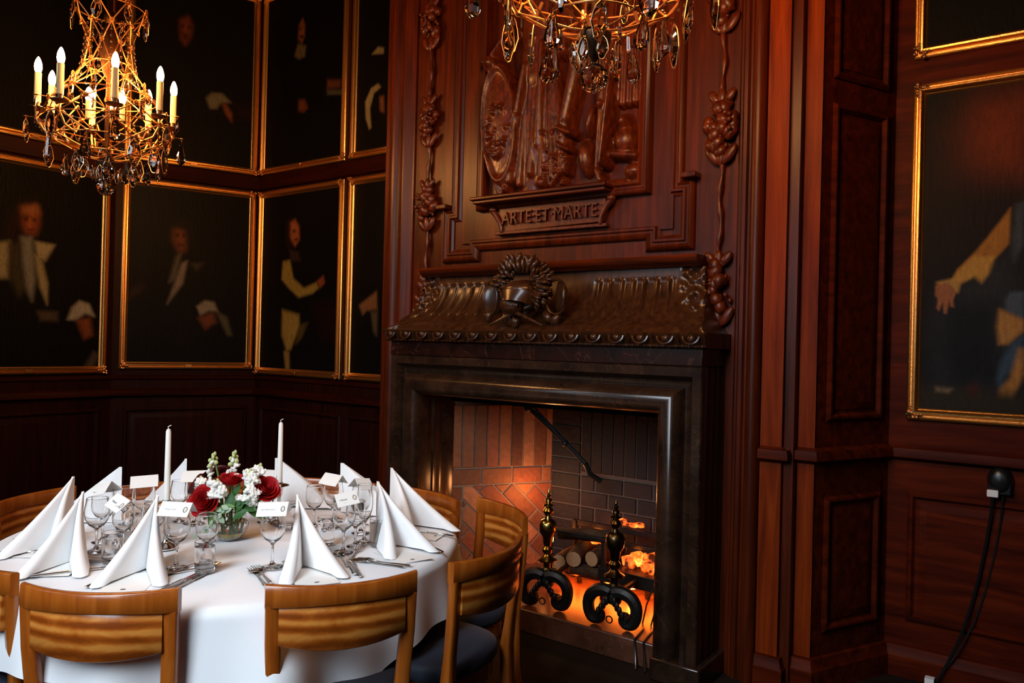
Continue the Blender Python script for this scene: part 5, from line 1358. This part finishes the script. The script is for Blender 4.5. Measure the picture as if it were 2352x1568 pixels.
    for ad in (184, 229, 275, 318, 2, 50, 104, 147):
        a = R(ad + 64.4); c = Vector(L(.305, a, -.045))
        if first is None:
            o = thing('candle_arm', None, None, (0, 0, 0)); first = o
            b = MB(); b.tube([(-.12, 0, .31), (-.10, 0, .27), (-.03, 0, .29), (0, 0, .34), (0, 0, .385)], .006, 7); b.tube([(-.10, 0, .27), (-.06, 0, .34), (-.11, 0, .40), (-.15, 0, .36)], .004, 6)
            for q in list(o.children): pass
            bpy.data.objects.remove(o)
            arm = b.build('candle_arm', GILTB, t, world=False)
            pan = MB().lathe([(.004, .375), (.012, .382), (.036, .388), (.040, .394), (.037, .396), (.014, .392), (.011, .40), (.0125, .425), (.0, .425)], n=20).build('drip_pan', BRONZE, arm, world=False)
            cn = MB().lathe([(.0, .42), (.0155, .42), (.0155, .565), (.0, .566)], n=18).build('candle', SLEEVE, arm, world=False)
            bu = MB().lathe([(.010, .566), (.0145, .575), (.017, .59), (.016, .607), (.011, .625), (.005, .638), (0, .643)], n=16).build('flame_bulb', BULB, arm, world=False, sharp=180)
            first = arm
        else: arm = dup(first, parent=t)
        arm.location = c; arm.rotation_euler = (0, 0, a)
    # inner bulbs behind the lattice
    ib = None
    for ad in (20, 140, 260):
        a = R(ad); c = L(.09, a, .0)
        if ib is None:
            ib = o = MB().lathe([(.0, .33), (.013, .33), (.013, .42), (.0, .42)], n=14).build('inner_candle', SLEEVE, t, world=False)
            MB().lathe([(.010, .42), (.0145, .43), (.017, .445), (.016, .46), (.009, .48), (0, .49)], n=14).build('flame_bulb', BULB, o, world=False, sharp=180)
        else: o = dup(ib, parent=t)
        o.location = c
    # crystals
    K = {k: None for k in ('leaf', 'drop', 'prism')}
    rg = random.Random(3)
    def hang(kind, p, a, sc):
        if K[kind] is None: K[kind] = o = crystal_mesh(kind).build('crystal_pendant', [CRYSTAL, GLINT], t, world=False, sharp=12)
        else: o = K[kind].copy(); COL.objects.link(o); o.parent = t
        o.location = (p[0], p[1], p[2] - .014); o.rotation_euler = (rg.uniform(-.1, .1), rg.uniform(-.1, .1), a + R(90) + rg.uniform(-.5, .5)); o.scale = (sc,) * 3
    for i, kinds, off, sc in ((0, ('leaf',), .012, 1.25), (4, ('leaf', 'drop'), .02, 1.1), (6, ('leaf', 'prism'), .06, 1.15), (7, ('leaf', 'drop', 'leaf'), .045, 1.75), (8, ('leaf', 'leaf', 'prism', 'drop'), .03, 1.8), (9, ('leaf', 'drop'), .04, 1.65)):
        z, r, ph = rows[i]
        for k in range(n):
            a = 2 * PI * (k + ph) / n; hang(kinds[k % len(kinds)], L(r + off, a, z), a, sc * rg.uniform(.9, 1.1))
    for k in range(7):
        a = 2 * PI * k / 7; hang('leaf', L(.065, a, .115), a, .95)
    for k in range(6):
        a = 2 * PI * (k + .5) / 6; hang('prism', L(.10, a, .15), a, .8)
    b = MB()
    for k in range(n):
        for i, off in ((7, .045), (8, .02), (6, .06)):
            z, r, ph = rows[i]; a = 2 * PI * (k + ph) / n; b.tube([L(r, a, z), L(r + off, a, z - .004), L(r + off, a, z - .018)], .0022, 5)
            b.ell(L(r + off, a, z - .004), (.012, .012, .004), 8, 5)
    b.build('pendant_hook', WIRE, t, world=False)
    return t
c1 = make_chandelier('lit gilt crystal chandelier hanging at the upper left over the table', (-3.99, 1.906, 2.206))
c2 = dup(c1, loc=(-1.155, 1.94, 2.245), label='crystal chandelier at the top centre, cut off by the frame')
c2.rotation_euler = (0, 0, R(14))
